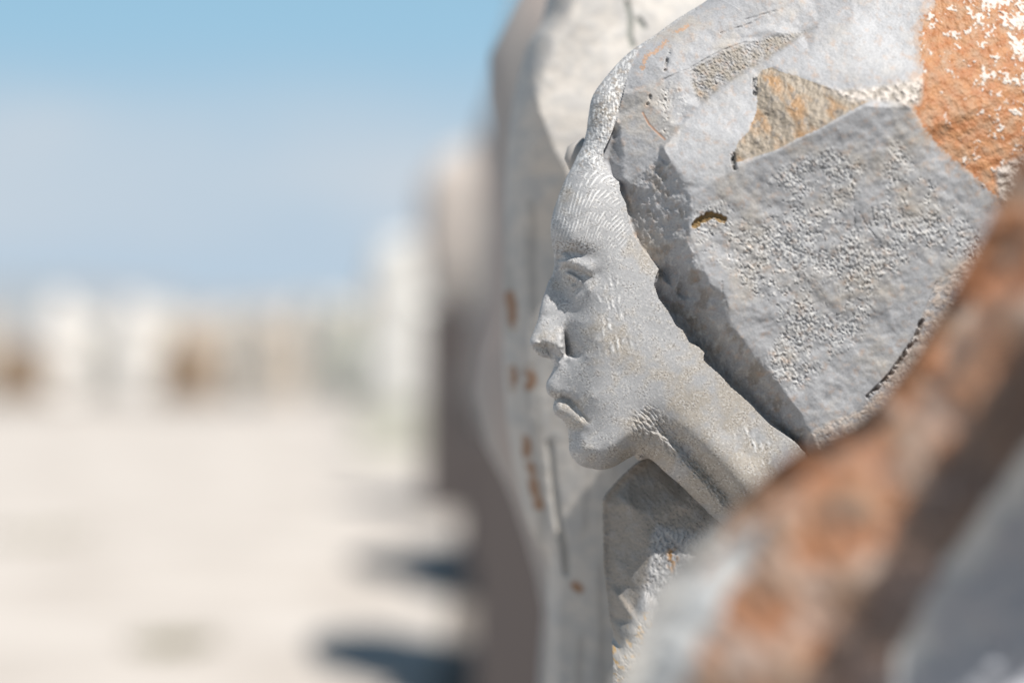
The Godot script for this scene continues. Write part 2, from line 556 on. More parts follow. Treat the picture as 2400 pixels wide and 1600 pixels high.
	var hair := [[125.4,103.1,83],[137.9,109.2,88],[154.9,121.1,94],[167.2,126,97],[181.8,131.8,104],[201.7,142.1,110],[220.6,151.4,116],[244.8,163.4,121],[259.4,162.1,122],[274,162.1,123],[107.3,135.1,72],[113.2,125,75],[119.9,113.3,79],[126,90.8,83],[124.2,70,83],[128.7,51.1,83],[136.4,47.2,84],[138.8,39.4,84],[141.8,37,84],[148.6,42,86],[148.8,31.9,83],[153.3,25,83],[149.3,21.7,81],[150.5,16.3,80],[155.1,9.3,80],[161.5,0.9,79],[169.1,-7.5,78],[173.7,-14.5,77],[181,-22,76],[188.3,-29.9,75],[196.9,-42.6,74],[205.7,-52.3,73],[208,-60.5,72],[111.4,228.4,24],[92.8,214.6,25],[85.9,197.6,28],[81.1,181.2,32],[77.1,164,32],[75,149.6,30],[71.6,140.5,28],[69.8,131.3,27],[74,119.7,31],[79.4,113.3,34],[84.3,98.4,36],[87.3,83,38],[92.1,70.6,40],[100.3,59.8,43],[104.5,35.4,37],[113.7,21.2,38],[123.7,7.4,40],[138,-10.7,42],[151.8,-26.1,43],[165.4,-38.3,45],[180.5,-53.5,47],[195.6,-65.7,49],[208,-78.4,54],[102.7,226.5,24],[84.1,212.8,25],[77.2,195.8,28],[72.4,179.4,32],[68.4,162.1,32],[66.3,147.8,30],[63,138.7,28],[61.2,129.5,27],[65.4,117.8,31],[70.8,111.5,34],[75.7,96.6,36],[78.7,81.1,38],[83.5,68.8,40],[91.7,57.9,43],[95.9,33.5,37],[105.1,19.4,38],[115.1,5.5,40],[129.4,-12.6,42],[143.2,-27.9,43],[156.8,-40.1,45],[172,-55.4,47],[187.1,-67.6,49],[199.4,-80.2,54],[107.4,137.6,71],[121.1,154.5,68],[133.4,166.7,66],[151.6,181.6,66],[169.6,192.3,68],[187.8,202.9,68],[203.1,213.7,66],[219.2,226.5,63],[243.2,242.3,60],[120.7,157.4,61],[133.2,170.3,60],[151.2,185,59],[169.4,196.1,60],[187.3,206.8,60],[202.7,217.3,58],[218.5,229.5,55],[128.3,187.8,55],[132.1,173.5,58],[128.4,195.9,53],[152.6,208.4,53],[183,217.4,54],[207.4,222,54],[112.1,194.6,50],[134.4,205.2,51],[152.6,212.5,52],[183,223.2,54],[202.6,243.9,47],[214.7,257.7,42],[112.9,197.3,48],[134.6,208.9,48],[152.9,216.2,48],[182.6,227.5,51],[117.5,221.5,36],[115.9,209.1,43],[109.1,191.6,50],[129.1,227.4,38],[150.3,236.2,42],[171.5,245,45],[183.7,257.2,46],[81.5,179.4,36],[98.2,181.4,48],[97.5,172.7,49],[106.7,140.5,60],[93.4,129.7,52.5],[84.2,124,46],[77.8,156.7,38],[78.3,148.9,40],[79.8,139.6,42],[80.6,131.8,43],[80.3,124.1,43.5],[80,117.1,44],[119,192.2,53],[121.7,170.4,59],[112.4,155,61],[91.6,122.7,51.5],[83.9,113,46],[87.5,117.7,48.5],[99.9,129.4,57],[105.2,134.3,61],[97.5,109.7,56],[96.2,91.7,50],[109.1,115.1,67],[109.4,91.1,62],[120.5,108.5,78],[109.6,73.1,57],[120.2,84.6,73],[107.6,46.5,49],[115.7,36.7,47],[122.5,29.4,45],[110.4,47.5,42],[122.8,33.8,40],[114.2,60.9,56],[121.8,48.7,57],[133.9,30.4,58],[137.4,12.2,52],[146.4,0,54],[158.5,-15.2,55],[173.6,-30.5,57],[188.6,-44.1,59],[179.2,98.6,96],[208.5,107.2,102],[251.7,124.4,113],[281.1,124.3,115],[311.1,109.6,112],[165,60,87],[238.8,53.7,97],[282.6,71.4,104],[180.4,18,83],[234.3,9,85],[211.1,-24.1,77],[323.5,89,109],[306.6,59.5,103],[296.2,41.8,99],[286.4,15.5,94],[281.5,-0.3,91],[269.4,-19.2,87],[247.3,-47.6,79],[226.3,-57.3,76],[211.6,-63.5,72],[299.1,35.2,97],[290.2,12.9,93],[284.6,-2.1,90],[272.6,-22.2,86],[250,-50.6,79],[214.7,-72.6,71],[313.5,0,97],[284.6,-44.9,90],[255.4,-75.1,84],[226.3,-105.6,76],[342.6,14.9,101],[373.6,-29.9,95],[330.4,-75.1,85],[271.6,-135.8,75],[212.2,-136.4,66],[174.7,188.3,72],[173.2,162.9,83],[166.1,147.2,89],[158.7,139.8,91],[192.3,190.5,78],[217.7,179.4,94],[184.2,169.3,90],[246.4,175.5,108],[272.5,178.9,113],[288.3,186.8,108],[288.8,212.7,90],[291.9,235.8,77],[264.8,216.7,81],[240.5,210.4,83],[211.3,205.2,75],[305.6,251.1,70],[274.2,262,56],[244.9,269.4,46],[105.8,235,12],[124.4,261.2,14],[143,276.7,14],[174.1,298.5,14],[135.9,244.1,27],[275.7,160.7,122],[284,146.7,119],[293.6,136.5,114],[304.3,126.7,114],[316.7,116.9,114],[326.7,109,113],[335.4,100.2,112],[338.3,104.6,111],[325.9,163,112],[316.3,202.9,98],[331.2,240.9,80],[363.7,193.8,100],[361.9,139.4,110],[362.2,95,108],[387.9,149.2,98],[405.2,90.1,86],[391.8,30.1,78],[362.7,253.9,72],[425.7,197.6,60]]
	var r := Relief.new(Vector2(6, -170), Vector2(452, 320), 0.5)
	r.outline(sil)
	var n := r.nx * r.ny
	var nx := r.nx
	var mask := PackedByteArray()
	mask.resize(n)
	r.paint(mask, poly([-15.3,275.7,122.5,263.4,134.8,242.6,110.3,226,91.9,212.6,88.2,203.7,85.1,196.6,82.7,188.7,80.6,180.1,78.1,170.9,76,160.8,71.1,147,66.2,137.2,66.5,129.3,69.5,122.2,73.5,117.6,77.3,114.4,78.1,106.6,82.1,98.6,83.9,84.7,86.1,78.4,89.7,72.3,94.6,64.3,100.8,57.3,105.1,51.5,102.9,45.9,101.7,40.1,104.8,30.6,111.8,21.1,117.3,11,121.9,8,126.5,-0.6,132.9,-3.7,137.2,-7.7,136.6,-13.2,140.6,-17.2,148.6,-24.2,156.2,-32.8,162.6,-38,170.3,-45,178.3,-53.8,183.8,-59.1,193.9,-65.9,202.2,-71.7,207.4,-77.7,245,-119.5,263.4,-214.4,-15.3,-214.4]), 1)
	for o in n:
		if not r.inside[o]:
			mask[o] = 0
	var zf := r.skin(skin_edge + face + dense(face_lines, 4.0), mask, 0.5, Rect2(10, -66, 50, 142))
	var zh := r.blur(r.facets(hair), 2)
	var broad := r.blur(zh, 9)
	var tender := r.field(0.0)
	for p in [poly([134.5,98.6,158.4,116.5,203.2,136,248,158.4,277.9,156.9,313.8,116.5,328.7,95.6,310.8,68.7,292.9,44.8,280.9,17.9,263,-14.9,242.1,-41.8,212.2,-53.8,203.2,-41.8,179.3,-12,161.4,9,155.4,32.9,134.5,59.8]), poly([203.7,196.2,227.7,214.2,251.7,233.7,263.6,257.6,296.6,257.6,281.6,233.7,280.1,212.7,281.6,194.7,269.6,188.7,248.7,185.7,218.7,188.7])]:
		r.paint(tender, p, 1.0)
	tender = r.blur(tender, 7)
	var lit_facets := r.field(0.0)  # facets turned to the sun, their brightness put into the colour
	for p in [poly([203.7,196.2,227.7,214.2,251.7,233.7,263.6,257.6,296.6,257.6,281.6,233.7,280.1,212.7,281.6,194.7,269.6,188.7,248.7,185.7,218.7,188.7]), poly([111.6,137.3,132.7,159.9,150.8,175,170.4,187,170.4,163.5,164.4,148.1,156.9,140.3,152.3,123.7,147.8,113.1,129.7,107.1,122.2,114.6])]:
		r.paint(lit_facets, p, 1.0)
	lit_facets = r.blur(lit_facets, 9)
	var plain_front := r.field(0.0)
	r.paint(plain_front, poly([134.5,98.6,158.4,116.5,203.2,136,248,158.4,277.9,156.9,313.8,116.5,328.7,95.6,310.8,68.7,292.9,44.8,280.9,17.9,263,-14.9,242.1,-41.8,212.2,-53.8,203.2,-41.8,179.3,-12,161.4,9,155.4,32.9,134.5,59.8]), 1.0)
	plain_front = r.blur(r.blur(plain_front, 16), 10)
	for o in n:
		zh[o] = lerpf(zh[o], broad[o], tender[o])
	print("shape ", Time.get_ticks_msec() - t0)
	# where the surface is worked how
	var pits := r.field(0.0)
	r.paint(pits, poly([127.2,89.8,149.6,98.8,161.6,89.8,176.6,71.8,179.6,113.7,197.5,125.7,224.5,134.7,248.4,122.7,239.4,98.8,227.5,71.8,251.4,95.8,263.4,140.7,293.3,110.7,329.2,71.8,326.2,53.9,284.3,59.9,266.4,44.9,254.4,29.9,245.4,0,227.5,-9,209.5,-29.9,191.5,-35.9,179.6,-15,188.6,6,173.6,29.9,155.6,47.9,146.7,56.9,131.7,59.9]), 1.0)
	r.paint(pits, poly([108.7,188.7,118.7,182.6,124.8,170.4,118.7,155.2,109.6,141.5,102,155.2,105.9,173.5]), 1.0)
	pits = r.blur(pits, 9)
	var chisel := r.field(0.0)
	r.paint(chisel, poly([30.7,73.8,29.5,89.1,36.3,110.6,49.2,135.2,61.5,147.5,67.6,126,73.8,115.3,76.8,101.4,82.4,79.9,86.1,70.7,73.8,64.5,61.5,69.2,43,72.2]), 1.0)
	chisel = r.blur(chisel, 8)
	var roll := r.field(0.0)
	r.paint(roll, poly([136.1,244.3,92.8,214,86,197.9,81.3,181.9,77.3,163.3,66.5,137.6,66.8,126.8,43.3,123.7,52.6,154.6,57.2,179.4,83.5,213.4,123.7,238.1]), 1.0)
	roll = r.blur(roll, 7)
	var brow := r.field(0.0)
	r.paint(brow, poly([27.8,75.5,40.2,74.2,61.9,68.7,60.3,61.9,43.3,64.9,33.4,60.6,30,61.9]), 1.0)
	brow = r.blur(brow, 5)
	var throat := r.field(0.0)
	r.paint(throat, poly([84.4,-53.7,98.2,-46,122.7,-64.4,147.2,-95.1,165.6,-119.6,150.3,-127.3,122.7,-95.1,104.3,-76.7,89,-70.6]), 1.0)
	throat = r.blur(throat, 8)
	var crease := r.field(0.0)
	for l in [poly([37.8,55.1,41.5,53.9,45.8,52.3,50.8,50.2,56.7,46.8]),poly([40.3,50.5,44,49.6,48.3,46.8,51.4,43.4]),poly([36.5,64.1,40.9,65.7,46.5,65,52,62.9]),poly([31.3,-42.1,36.5,-40.6,42.1,-41.8,46.5,-45.2,50.2,-50.5,54.8,-57.6]),poly([39.3,6.2,39.6,0,40.6,-8.1,44,-10.2]),poly([25.1,-1.9,26.3,-6.8,29.1,-11.1])]:
		r.stroke(crease, l, 1.5)
	var gouge := r.field(0.0)
	r.paint(gouge, poly([58.2,30.6,67.4,49,73.5,49,82.7,24.5,85.7,0,84.2,-10.7,64.3,-12.2,64.9,6.1]), 1.0)
	r.paint(gouge, poly([158.1,-60.8,170.3,-60.8,191.6,-79.1,182.4,-97.3,164.2,-79.1]), 1.0)
	gouge = r.blur(gouge, 10)
	var rust := r.field(0.0)
	r.paint(rust, poly([301.8,255.7,300.3,237.9,290.5,229,286.9,211.1,286.1,202.2,287.8,187.9,282.5,181.4,273.6,175.4,278,162.1,286.1,147.8,295,137.1,305.7,127.3,318.2,117.5,328,109.4,336.6,99.6,339.3,105,336.6,119.2,356.8,130.8,404.4,139.8,404.4,255.7]), 1.0)
	var brown := r.field(0.0)
	r.paint(brown, poly([184.5,194.4,177.3,192.3,173.7,187.2,172.8,162.9,166.5,147.5,159.3,140.3,156.6,134,155.6,125,183.6,133.1,204.3,143.9,215.1,148.4,224.2,153.8,247.6,166.5,237.4,168.9,218.7,179.1,202.5,186.3,191.7,189.9]), 1.0)
	var crumb := r.field(0.0)
	r.paint(crumb, poly([217,178,226.6,175.3,247.4,175.9,271.3,180.3,286.2,183.3,283.2,164,274.2,163.4,250.4,167.5,235.5,166.3]), 1.0)
	r.paint(crumb, poly([336.1,119.1,356.3,130.6,380,133.6,380,89.1,344.4,89.1,337.9,102.4]), 1.0)
	var rough := r.field(0.0)
	r.paint(rough, poly([128.1,195.4,140,200.9,152.2,207.9,182.6,217,210.6,222.5,219.7,227,182.6,201.5,158.3,186.6,133.9,168.9,131.5,175,128.1,185.7]), 1.0)
	var below := r.field(0.0)
	r.paint(below, poly([335.9,72,297.8,41.4,287.3,15,281.9,-0.9,269.3,-19.8,246.2,-48,209.9,-64.5,209.9,-179.9,419.8,-179.9,419.8,72]), 1.0)
	below = r.blur(below, 3)
	var brown_in := r.blur(brown, 3)
	var rough_in := r.blur(rough, 3)
	var crumb_in := r.blur(crumb, 4)
	var rust_in := r.blur(rust, 5)
	var rust_far := r.blur(r.blur(rust, 14), 14)
	var orange := r.field(0.0)
	for l in [poly([127,228.1,122.7,225.6,120.2,224.4]),poly([111.6,217.3,107.3,212.1,103.3,209,97.1,206.5]),poly([97.1,205,94.9,200.3,94,197.3])]:
		r.stroke(orange, l, 2.2)
	var red := r.field(0.0)
	for l in [poly([93.9,164,98.1,155.4,103.6,149.4,109.1,143.9])]:
		r.stroke(red, l, 1.0)
	var crack := r.field(0.0)
	for l in [poly([114.4,209.5,111.9,204.3,110.7,198.8,109.8,194.2]),poly([99.1,175.9,98.5,171.3,97.3,169.7])]:
		r.stroke(crack, l, 1.3)
	for l in [poly([148,41.9,148.6,33,151.6,25.5]),poly([140.2,39.5,146.8,33]),poly([237.9,102.5,239.4,83.9,238.5,62.9]),poly([242.1,89.9,248.7,79.4,254.6,71.9]),poly([216.3,223.5,208.2,218.1,194.7,209.7]),poly([297.2,41.9,292.1,28.5,287.6,15]),poly([107.9,187.2,125.8,194.7,149.8,207.9,167.8,214.2]),poly([149.8,221.1,170.8,227.7,191.7,238.2]),poly([167.8,230.7,188.7,236.7])]:
		r.stroke(crack, l, 0.9, 0.3)
	for l in [poly([287.3,15,283.7,3,276.8,-7.5,268.8,-19.8,263.4,-26.9,251.4,-38.9]),poly([155.3,131.1,155.3,126.3,156.2,121.5]),poly([172.4,185.6,171.8,178.1]),poly([172.4,185.6,172.1,175.1])]:
		r.stroke(crack, l, 2.0, 2.0)
	var hole := r.field(0.0)
	for l in [poly([129.1,82.6,133.6,85.6,139.1,88.9,144.8,87.7,148.7,85.6])]:
		r.stroke(hole, l, 3.4)
	print("masks ", Time.get_ticks_msec() - t0)
	var n_grain := noise(11, 0.55, 2)
	var n_fleck := noise(12, 0.62, 2)
	var n_pit := noise(13, 0.3, 2)
	var n_low := noise(14, 0.018, 3)
	var n_mid := noise(15, 0.09, 3)
	var n_rust := noise(16, 0.11, 4)
	var n_warp := noise(17, 0.22, 3)
	var n_chip2 := noise(21, 0.36, 4)
	var wall := r.field(0.0)
	r.paint(wall, poly([107.6,135,83.9,111.3,82.1,100.3,88.2,77.5,101.9,57.8,104.9,33.4,124.7,6.1,139.9,-12.2,167.2,-39.5,208.3,-79.1,209.2,-60.8,182.4,-23.1,163.6,0,152,15.2,149.9,30.4,139.9,38.9,125.9,69.9,126.8,100.3,121,112.5]), 1.0)
	wall = r.blur(wall, 4)
	var n_chisel := noise(18, 0.3, 1)
	var n_chip := noise(20, 0.42, 2)
	var grey := Color(0.325, 0.33, 0.347)
	var warm := Color(0.365, 0.335, 0.30)
	var label := PackedByteArray()
	label.resize(n)
	var names := ["face", "hair", "rust_patch", "brown_patch", "neck", "nose", "eye", "mouth"]
	var part_label := r.field(0.0)
	r.paint(part_label, poly([86.2,-77.9,91.7,-61.1,97.8,-53.5,113.1,-48.9,134.4,-30.6,149.7,-18.3,229.2,-79.4,244.4,-213.9,85.6,-213.9]), 4.0)
	r.paint(part_label, poly([31.7,49.8,28.6,43.6,9.3,3.1,12.4,-9.3,28,-14,36.7,-10.6,38.9,-6.2,38,7.8,40.5,26.5,34.9,34.2,31.1,42]), 5.0)
	r.paint(part_label, poly([36.5,63.1,41.8,64.9,49.5,62.8,58.1,56.3,57.2,49.5,49.5,47,42.7,49.5,37.7,54.1]), 6.0)
	r.paint(part_label, poly([21.7,-30.4,31,-32.6,41.9,-35.7,48.1,-40.3,53.4,-50.3,56.5,-57.4,50.3,-57.4,45,-54.3,38.8,-53.4,31,-55.2,26.4,-49.7]), 7.0)
	for j in r.ny:
		for i in nx:
			var o := j * nx + i
			if not r.inside[o]:
				continue
			var x := r.px[o]
			var y := r.py[o]
			var grain := n_grain.get_noise_2d(x, y)
			var low := n_low.get_noise_2d(x, y)
			var mid := n_mid.get_noise_2d(x, y)
			var fleck := n_fleck.get_noise_2d(x * 0.8 + y * 0.5, y - x * 0.3)
			var z := 0.0
			var c := grey
			var add := 0.0
			if mask[o]:
				label[o] = int(part_label[o])
				z = zf[o]
				c = mix(Color(0.365, 0.368, 0.38), warm, 0.15 + 1.5 * low + 0.8 * mid + clampf((x - 70.0) / 110.0 - (y + 20.0) / 200.0, -0.4, 0.7))
				add = 0.07 * grain + 0.25 * mid * 0.5
				var chip := n_chip.get_noise_2d(x, y)
				c = mix(c, Color(0.56, 0.55, 0.54), 0.6 * step01(0.24, 0.5, chip + 0.4 * mid))
				var f := step01(0.38, 0.6, fleck + 0.5 * mid)
				add -= 0.12 * f
				c = mix(c, Color(0.13, 0.12, 0.115), 0.7 * f)
				if chisel[o] > 0.01:
					var ang := lerpf(1.32, 0.85, clampf((x - 48.0) / 30.0, 0.0, 1.0))
					var u := (x - 48.0) * sin(ang) - (y - 92.0) * cos(ang)
					var v := (x - 48.0) * cos(ang) + (y - 92.0) * sin(ang)
					var wave := sin(u * 2.6 + 1.3 * n_warp.get_noise_2d(u * 0.3, v * 0.3)) * (0.75 + n_warp.get_noise_2d(u * 0.8, v * 0.5 + 60.0))
					var worked := chisel[o] * step01(-0.25, 0.2, n_mid.get_noise_2d(u * 0.9 + 300.0, v * 0.7))
					add += 0.36 * wave * worked
					c = mix(c, Color(0.74, 0.74, 0.74), 0.8 * worked * step01(0.15, 0.7, wave))
				if roll[o] > 0.01:
					var u2 := x * 0.95 - y * 0.2 if y > 180.0 else x
					add += roll[o] * (0.25 * n_chisel.get_noise_2d(u2 * 1.7, y * 0.5) + 0.45 * n_pit.get_noise_2d(x * 1.2, y * 1.2))
					c = mix(c, Color(0.74, 0.74, 0.74), 0.7 * roll[o] * step01(0.1, 0.5, n_chisel.get_noise_2d(u2 * 1.7, y * 0.5) + 0.7 * n_chip2.get_noise_2d(x, y)))
					var dirt := step01(0.15, 0.5, n_mid.get_noise_2d(x * 1.6 + 80.0, y * 1.6)) * roll[o]
					c = mix(c, Color(0.27, 0.215, 0.165), 0.55 * dirt)
				if brow[o] > 0.01:
					var bn := n_chip2.get_noise_2d(x * 1.1 + 30.0, y * 1.4)
					add += 0.5 * brow[o] * bn
					c = mix(c, Color(0.14, 0.125, 0.11), 0.8 * brow[o] * step01(0.05, 0.35, -bn))
				if crease[o] > 0.0:
					add -= 1.0 * crease[o] * (0.8 + 0.8 * grain)
					c = mix(c, Color(0.2, 0.19, 0.175), 0.4 * crease[o])
				if throat[o] > 0.01:
					var tn := n_chip2.get_noise_2d((x + y) * 0.8, (y - x) * 0.3)
					add += throat[o] * 1.3 * tn
					c = mix(c, Color(0.2, 0.185, 0.165), 0.5 * throat[o] * step01(0.1, 0.4, -tn))
				if gouge[o] > 0.01:
					var wv := sin((x + 0.12 * y) * 1.35 + 2.6 * n_warp.get_noise_2d(x * 0.3, y * 0.3)) * (0.8 + 0.9 * n_chip2.get_noise_2d(x * 0.5, y * 0.3))
					var hit := 1.15 * gouge[o] * step01(-0.05, 0.25, n_mid.get_noise_2d(x * 0.9 + 500.0, y * 0.9))
					add += 0.32 * wv * hit
					c = mix(c, Color(0.64, 0.64, 0.64), 0.75 * hit * step01(0.0, 0.9, wv + 0.9 * n_chip.get_noise_2d(x, y * 0.6)))
			else:
				var wx := 0.32 * n_warp.get_noise_2d(x, y)
				var wy := 0.32 * n_warp.get_noise_2d(x + 400.0, y)
				z = r.at(zh, x + wx, y + wy)
				label[o] = 1
				var q := clampi(roundi((x + wx * 2.0 - r.x0) / r.h), 0, nx - 1) + clampi(roundi((y + wy * 2.0 - r.y0) / r.h), 0, r.ny - 1) * nx
				c = mix(grey, warm, 0.05 + 1.0 * low + 0.4 * mid + 0.25 * below[o])
				add = 0.035 * grain + 0.4 * mid + (0.25 + 1.1 * plain_front[o]) * n_low.get_noise_2d(x * 2.2 + 700.0, y * 2.2)
				c = mix(c, Color(0.385, 0.393, 0.413), 0.75 * lit_facets[o])
				var f2 := step01(0.5, 0.7, fleck)
				c = mix(c, Color(0.2, 0.19, 0.18), 0.5 * f2)
				if pits[o] > 0.02:
					var u3 := x * 0.86 + y * 0.5
					var v3 := y * 0.86 - x * 0.5
					var patch := pits[o] * step01(-0.5, 0.35, n_low.get_noise_2d(x * 1.4 + 200.0, y * 1.4) + 0.7 * n_pit.get_noise_2d(x * 0.5, y * 0.5))
					var rag := n_chip2.get_noise_2d(u3 * 1.05, v3 * 0.75)
					var strong := 0.65 + 1.1 * n_mid.get_noise_2d(x * 1.7, y * 1.7)
					add += patch * strong * (0.5 * clampf(rag * 2.2, -1.0, 1.0) + 0.3 * n_chip2.get_noise_2d(u3 * 2.3, v3 * 1.8) - 0.5 * step01(-0.1, -0.45, rag))
					c = mix(c, Color(0.60, 0.595, 0.585), 0.75 * patch * step01(0.02, 0.3, rag))
					c = mix(c, Color(0.2, 0.195, 0.19), 0.5 * patch * step01(-0.22, -0.45, rag))
				if wall[o] > 0.01:
					var wr := n_chip2.get_noise_2d(x * 0.5, y * 0.32)
					add += wall[o] * (1.5 * wr - 1.2)
					c = mix(c, Color(0.2, 0.17, 0.14), wall[o] * 0.6 * step01(0.05, 0.4, n_rust.get_noise_2d(x * 0.5 + 200.0, y * 0.35)))
					c = mix(c, Color(0.5, 0.49, 0.48), wall[o] * 0.4 * step01(0.2, 0.5, wr))
				if rough_in[o] > 0.01:
					add -= rough_in[o] * (0.8 + 0.9 * n_pit.get_noise_2d(x * 1.3, y * 1.3) + 0.8 * n_rust.get_noise_2d(x, y))
					c = mix(c, Color(0.235, 0.215, 0.19), 0.9 * rough_in[o] * (0.75 + mid))
				if below[o] > 0.01:
					var bm := n_rust.get_noise_2d(x * 1.2, y * 1.2)
					add += below[o] * (0.6 * bm + 0.35 * n_pit.get_noise_2d(x, y))
					c = mix(c, Color(0.50, 0.44, 0.40), below[o] * step01(-0.3, 0.15, bm))
				var rust_w := step01(0.28, 0.66, rust_in[o] + 0.65 * n_rust.get_noise_2d(x * 2.2, y * 2.2))
				c = mix(c, Color(0.40, 0.26, 0.17), 0.5 * step01(0.02, 0.5, rust_far[o] + 0.5 * n_rust.get_noise_2d(x + 40.0, y)))
				if rust_in[o] > 0.01:
					var rn := n_rust.get_noise_2d(x, y)
					add += rust_in[o] * (0.9 * rn + 0.35 * n_pit.get_noise_2d(x * 1.5, y * 1.5))
					if rust_w > 0.5:
						label[o] = 2
					if rust_w > 0.0:
						var c_under := c
						c = mix(Color(0.365, 0.18, 0.085), Color(0.33, 0.205, 0.13), 0.45 + 1.1 * n_mid.get_noise_2d(x * 0.8, y * 0.8 + 70.0))
						c = mix(c, Color(0.32, 0.135, 0.058), 0.3 + 1.5 * n_rust.get_noise_2d(x * 0.7 + 50.0, y * 0.7))
						var lichen := n_mid.get_noise_2d(x * 0.75 + 30.0, y * 0.75) + 0.7 * n_grain.get_noise_2d(x * 0.45, y * 0.45) + clampf((x - 335.0) / 120.0, -0.3, 0.25) + clampf((y - 200.0) / 250.0, -0.3, 0.15)
						var w := step01(0.19, 0.5, lichen)
						add += 0.5 * w
						c = mix(c, Color(0.55, 0.52, 0.49), 0.9 * w)
						c = mix(c_under, c, rust_w)
				if brown_in[o] > 0.01:
					var ridge := absf(n_mid.get_noise_2d(x * 1.5 - y * 0.6, y * 0.5))
					add += brown_in[o] * (-1.4 + 2.0 * ridge + 1.1 * n_rust.get_noise_2d(x * 1.3, y * 1.3))
					if brown[q] > 0.5:
						label[o] = 3
						c = mix(Color(0.29, 0.25, 0.205), Color(0.33, 0.21, 0.12), 0.2 + 1.9 * n_mid.get_noise_2d((x + y * 0.4) * 0.5 + 60.0, y * 0.35))
						c = mix(c, Color(0.22, 0.2, 0.18), step01(0.1, 0.45, n_rust.get_noise_2d(x * 1.5 + 20.0, y * 0.8)) * 0.8)
				if crumb_in[o] > 0.01:
					var cn := n_rust.get_noise_2d(x * 1.4 + 9.0, y * 1.4)
					add += crumb_in[o] * (1.0 + 2.2 * cn)
					c = mix(c, mix(Color(0.52, 0.475, 0.44), Color(0.26, 0.235, 0.21), 0.45 - 1.6 * cn), crumb_in[o])
				var k := crack[o] * maxf(0.0, 0.75 + 1.5 * n_rust.get_noise_2d(x * 1.6, y * 1.6))
				if k > 0.0:
					add -= 1.9 * k
					c = mix(c, Color(0.16, 0.155, 0.15), 0.35 * k)
				if hole[o] > 0.0:
					var hw := step01(0.2, 0.6, hole[o] + 0.8 * n_rust.get_noise_2d(x * 2.0, y * 2.0))
					add -= 3.0 * hw * hole[o]
					c = mix(c, Color(0.17, 0.11, 0.045), hw)
				if orange[o] > 0.0:
					c = mix(c, Color(0.46, 0.29, 0.19), 0.8 * step01(0.3, 0.8, orange[o] + 1.3 * n_rust.get_noise_2d(x * 3.0, y * 3.0)))
				if red[o] > 0.0:
					c = mix(c, Color(0.42, 0.22, 0.13), 0.7 * red[o])
					add -= 0.3 * red[o]
			var round := r.rounding(o)
			r.z[o] = maxf(z * round + add * minf(1.0, round * 1.4), 0.0)
			r.color[o] = c * (1.0 + 0.16 * grain + 0.10 * mid)
			r.color[o].a = 1.0
	print("worked ", Time.get_ticks_msec() - t0)
	var t := thing("stone_head_sculpture", "grey carved stone head in sharp profile with closed eye and huge faceted hair", "sculpture", Vector3(0, EYE, 0))
	for flip in [1.0, -1.0]:
		var ms := r.meshes(label, names.size(), flip)
		var face_part := part("face", ms[0], mat_stone, t)
		var hair_part := part("hair", ms[1], mat_stone, t)
		part("neck", ms[4], mat_stone, t)
		for k in [5, 6, 7]:
			part(names[k], ms[k], mat_stone, face_part)
		part("rust_patch", ms[2], mat_stone, hair_part, "rusty orange crust with white lichen")
		part("brown_patch", ms[3], mat_stone, hair_part, "rough brown broken patch")
	# the shoulder under the chin
	var sr := Relief.new(Vector2(60, -350), Vector2(240, -76), 0.6)
	sr.outline([[103.4,-82.1,0,0,2],[99.1,-86,0,0,2],[85.1,-98.5,0,0,2],[74.5,-110.1,0,0,2],[69.3,-116.8,0,0,2],[68.1,-121.6,0,0,3],[68.4,-133.8,0,0,3],[68.7,-150.5,0,0,3],[69.3,-171.8,0,0,3],[72.4,-198.5,0,0,3],[73.6,-209.2,0,0,3],[76,-216.5,0,0,3],[75.7,-222,0,0,3],[73.9,-226.5,0,0,3],[73.6,-234.1,0,0,3],[73.3,-243.2,0,0,3],[72.4,-267.6,0,0,5],[69.9,-334.5,0,0,10],[212.8,-334.5,0,0,20],[228,-152,0,0,20],[182.4,-91.2,0,0,20],[127.7,-76,0,0,10]], 0.6)
	var zs := sr.blur(sr.blur(sr.facets([[72,-127,-58],[78.5,-116,-50],[89.6,-103.7,-48],[104.3,-90.5,-46],[134.6,-80.1,-50],[72.7,-159.2,-58],[73.3,-181.6,-56],[76.3,-209.3,-50],[77.4,-223.9,-46],[64.3,-181.6,-56],[65.7,-209.3,-50],[67.8,-223.9,-46],[68.3,-227.4,-40],[61.9,-225,24],[61.7,-246.8,30],[61.1,-127,-58],[105.8,-133.4,-6],[101.9,-153.7,-4],[96.5,-183.9,-2],[89.9,-199.9,-2],[94.7,-126.3,-18],[85.7,-120.6,-30],[122,-118.8,2],[137.2,-124.7,8],[155.5,-136.8,14],[124.6,-155.8,10],[115.4,-180.8,8],[109.1,-196.4,8],[86.7,-206.4,8],[83.3,-211.4,14],[85.3,-216.6,18],[80.6,-222.6,20],[77.4,-226.5,24],[75.1,-231.8,26],[74.7,-246.8,30],[73.9,-271,34],[73.7,-337.7,40],[89.1,-201.1,18],[94.4,-198,24],[103.4,-196.2,30],[110.9,-195.8,34],[87.2,-208.7,26],[89.3,-215.6,34],[86.2,-221.7,34],[82.9,-233.3,40],[98,-214.3,46],[91.5,-244,54],[121.7,-213,58],[115.2,-242.5,66],[153.5,-184.2,40],[184.2,-153.5,40],[213.9,-336.1,50],[232.5,-155,20],[186.9,-93.5,10],[156.5,-93.9,0]]), 3), 3)
	var lit := sr.field(0.0)  # sunlit lower chunk, painted lighter than the shaded shoulder
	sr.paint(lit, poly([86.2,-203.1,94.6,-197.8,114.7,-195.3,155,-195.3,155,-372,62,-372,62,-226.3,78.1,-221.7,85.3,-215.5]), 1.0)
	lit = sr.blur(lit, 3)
	var cs := sr.field(0.0)
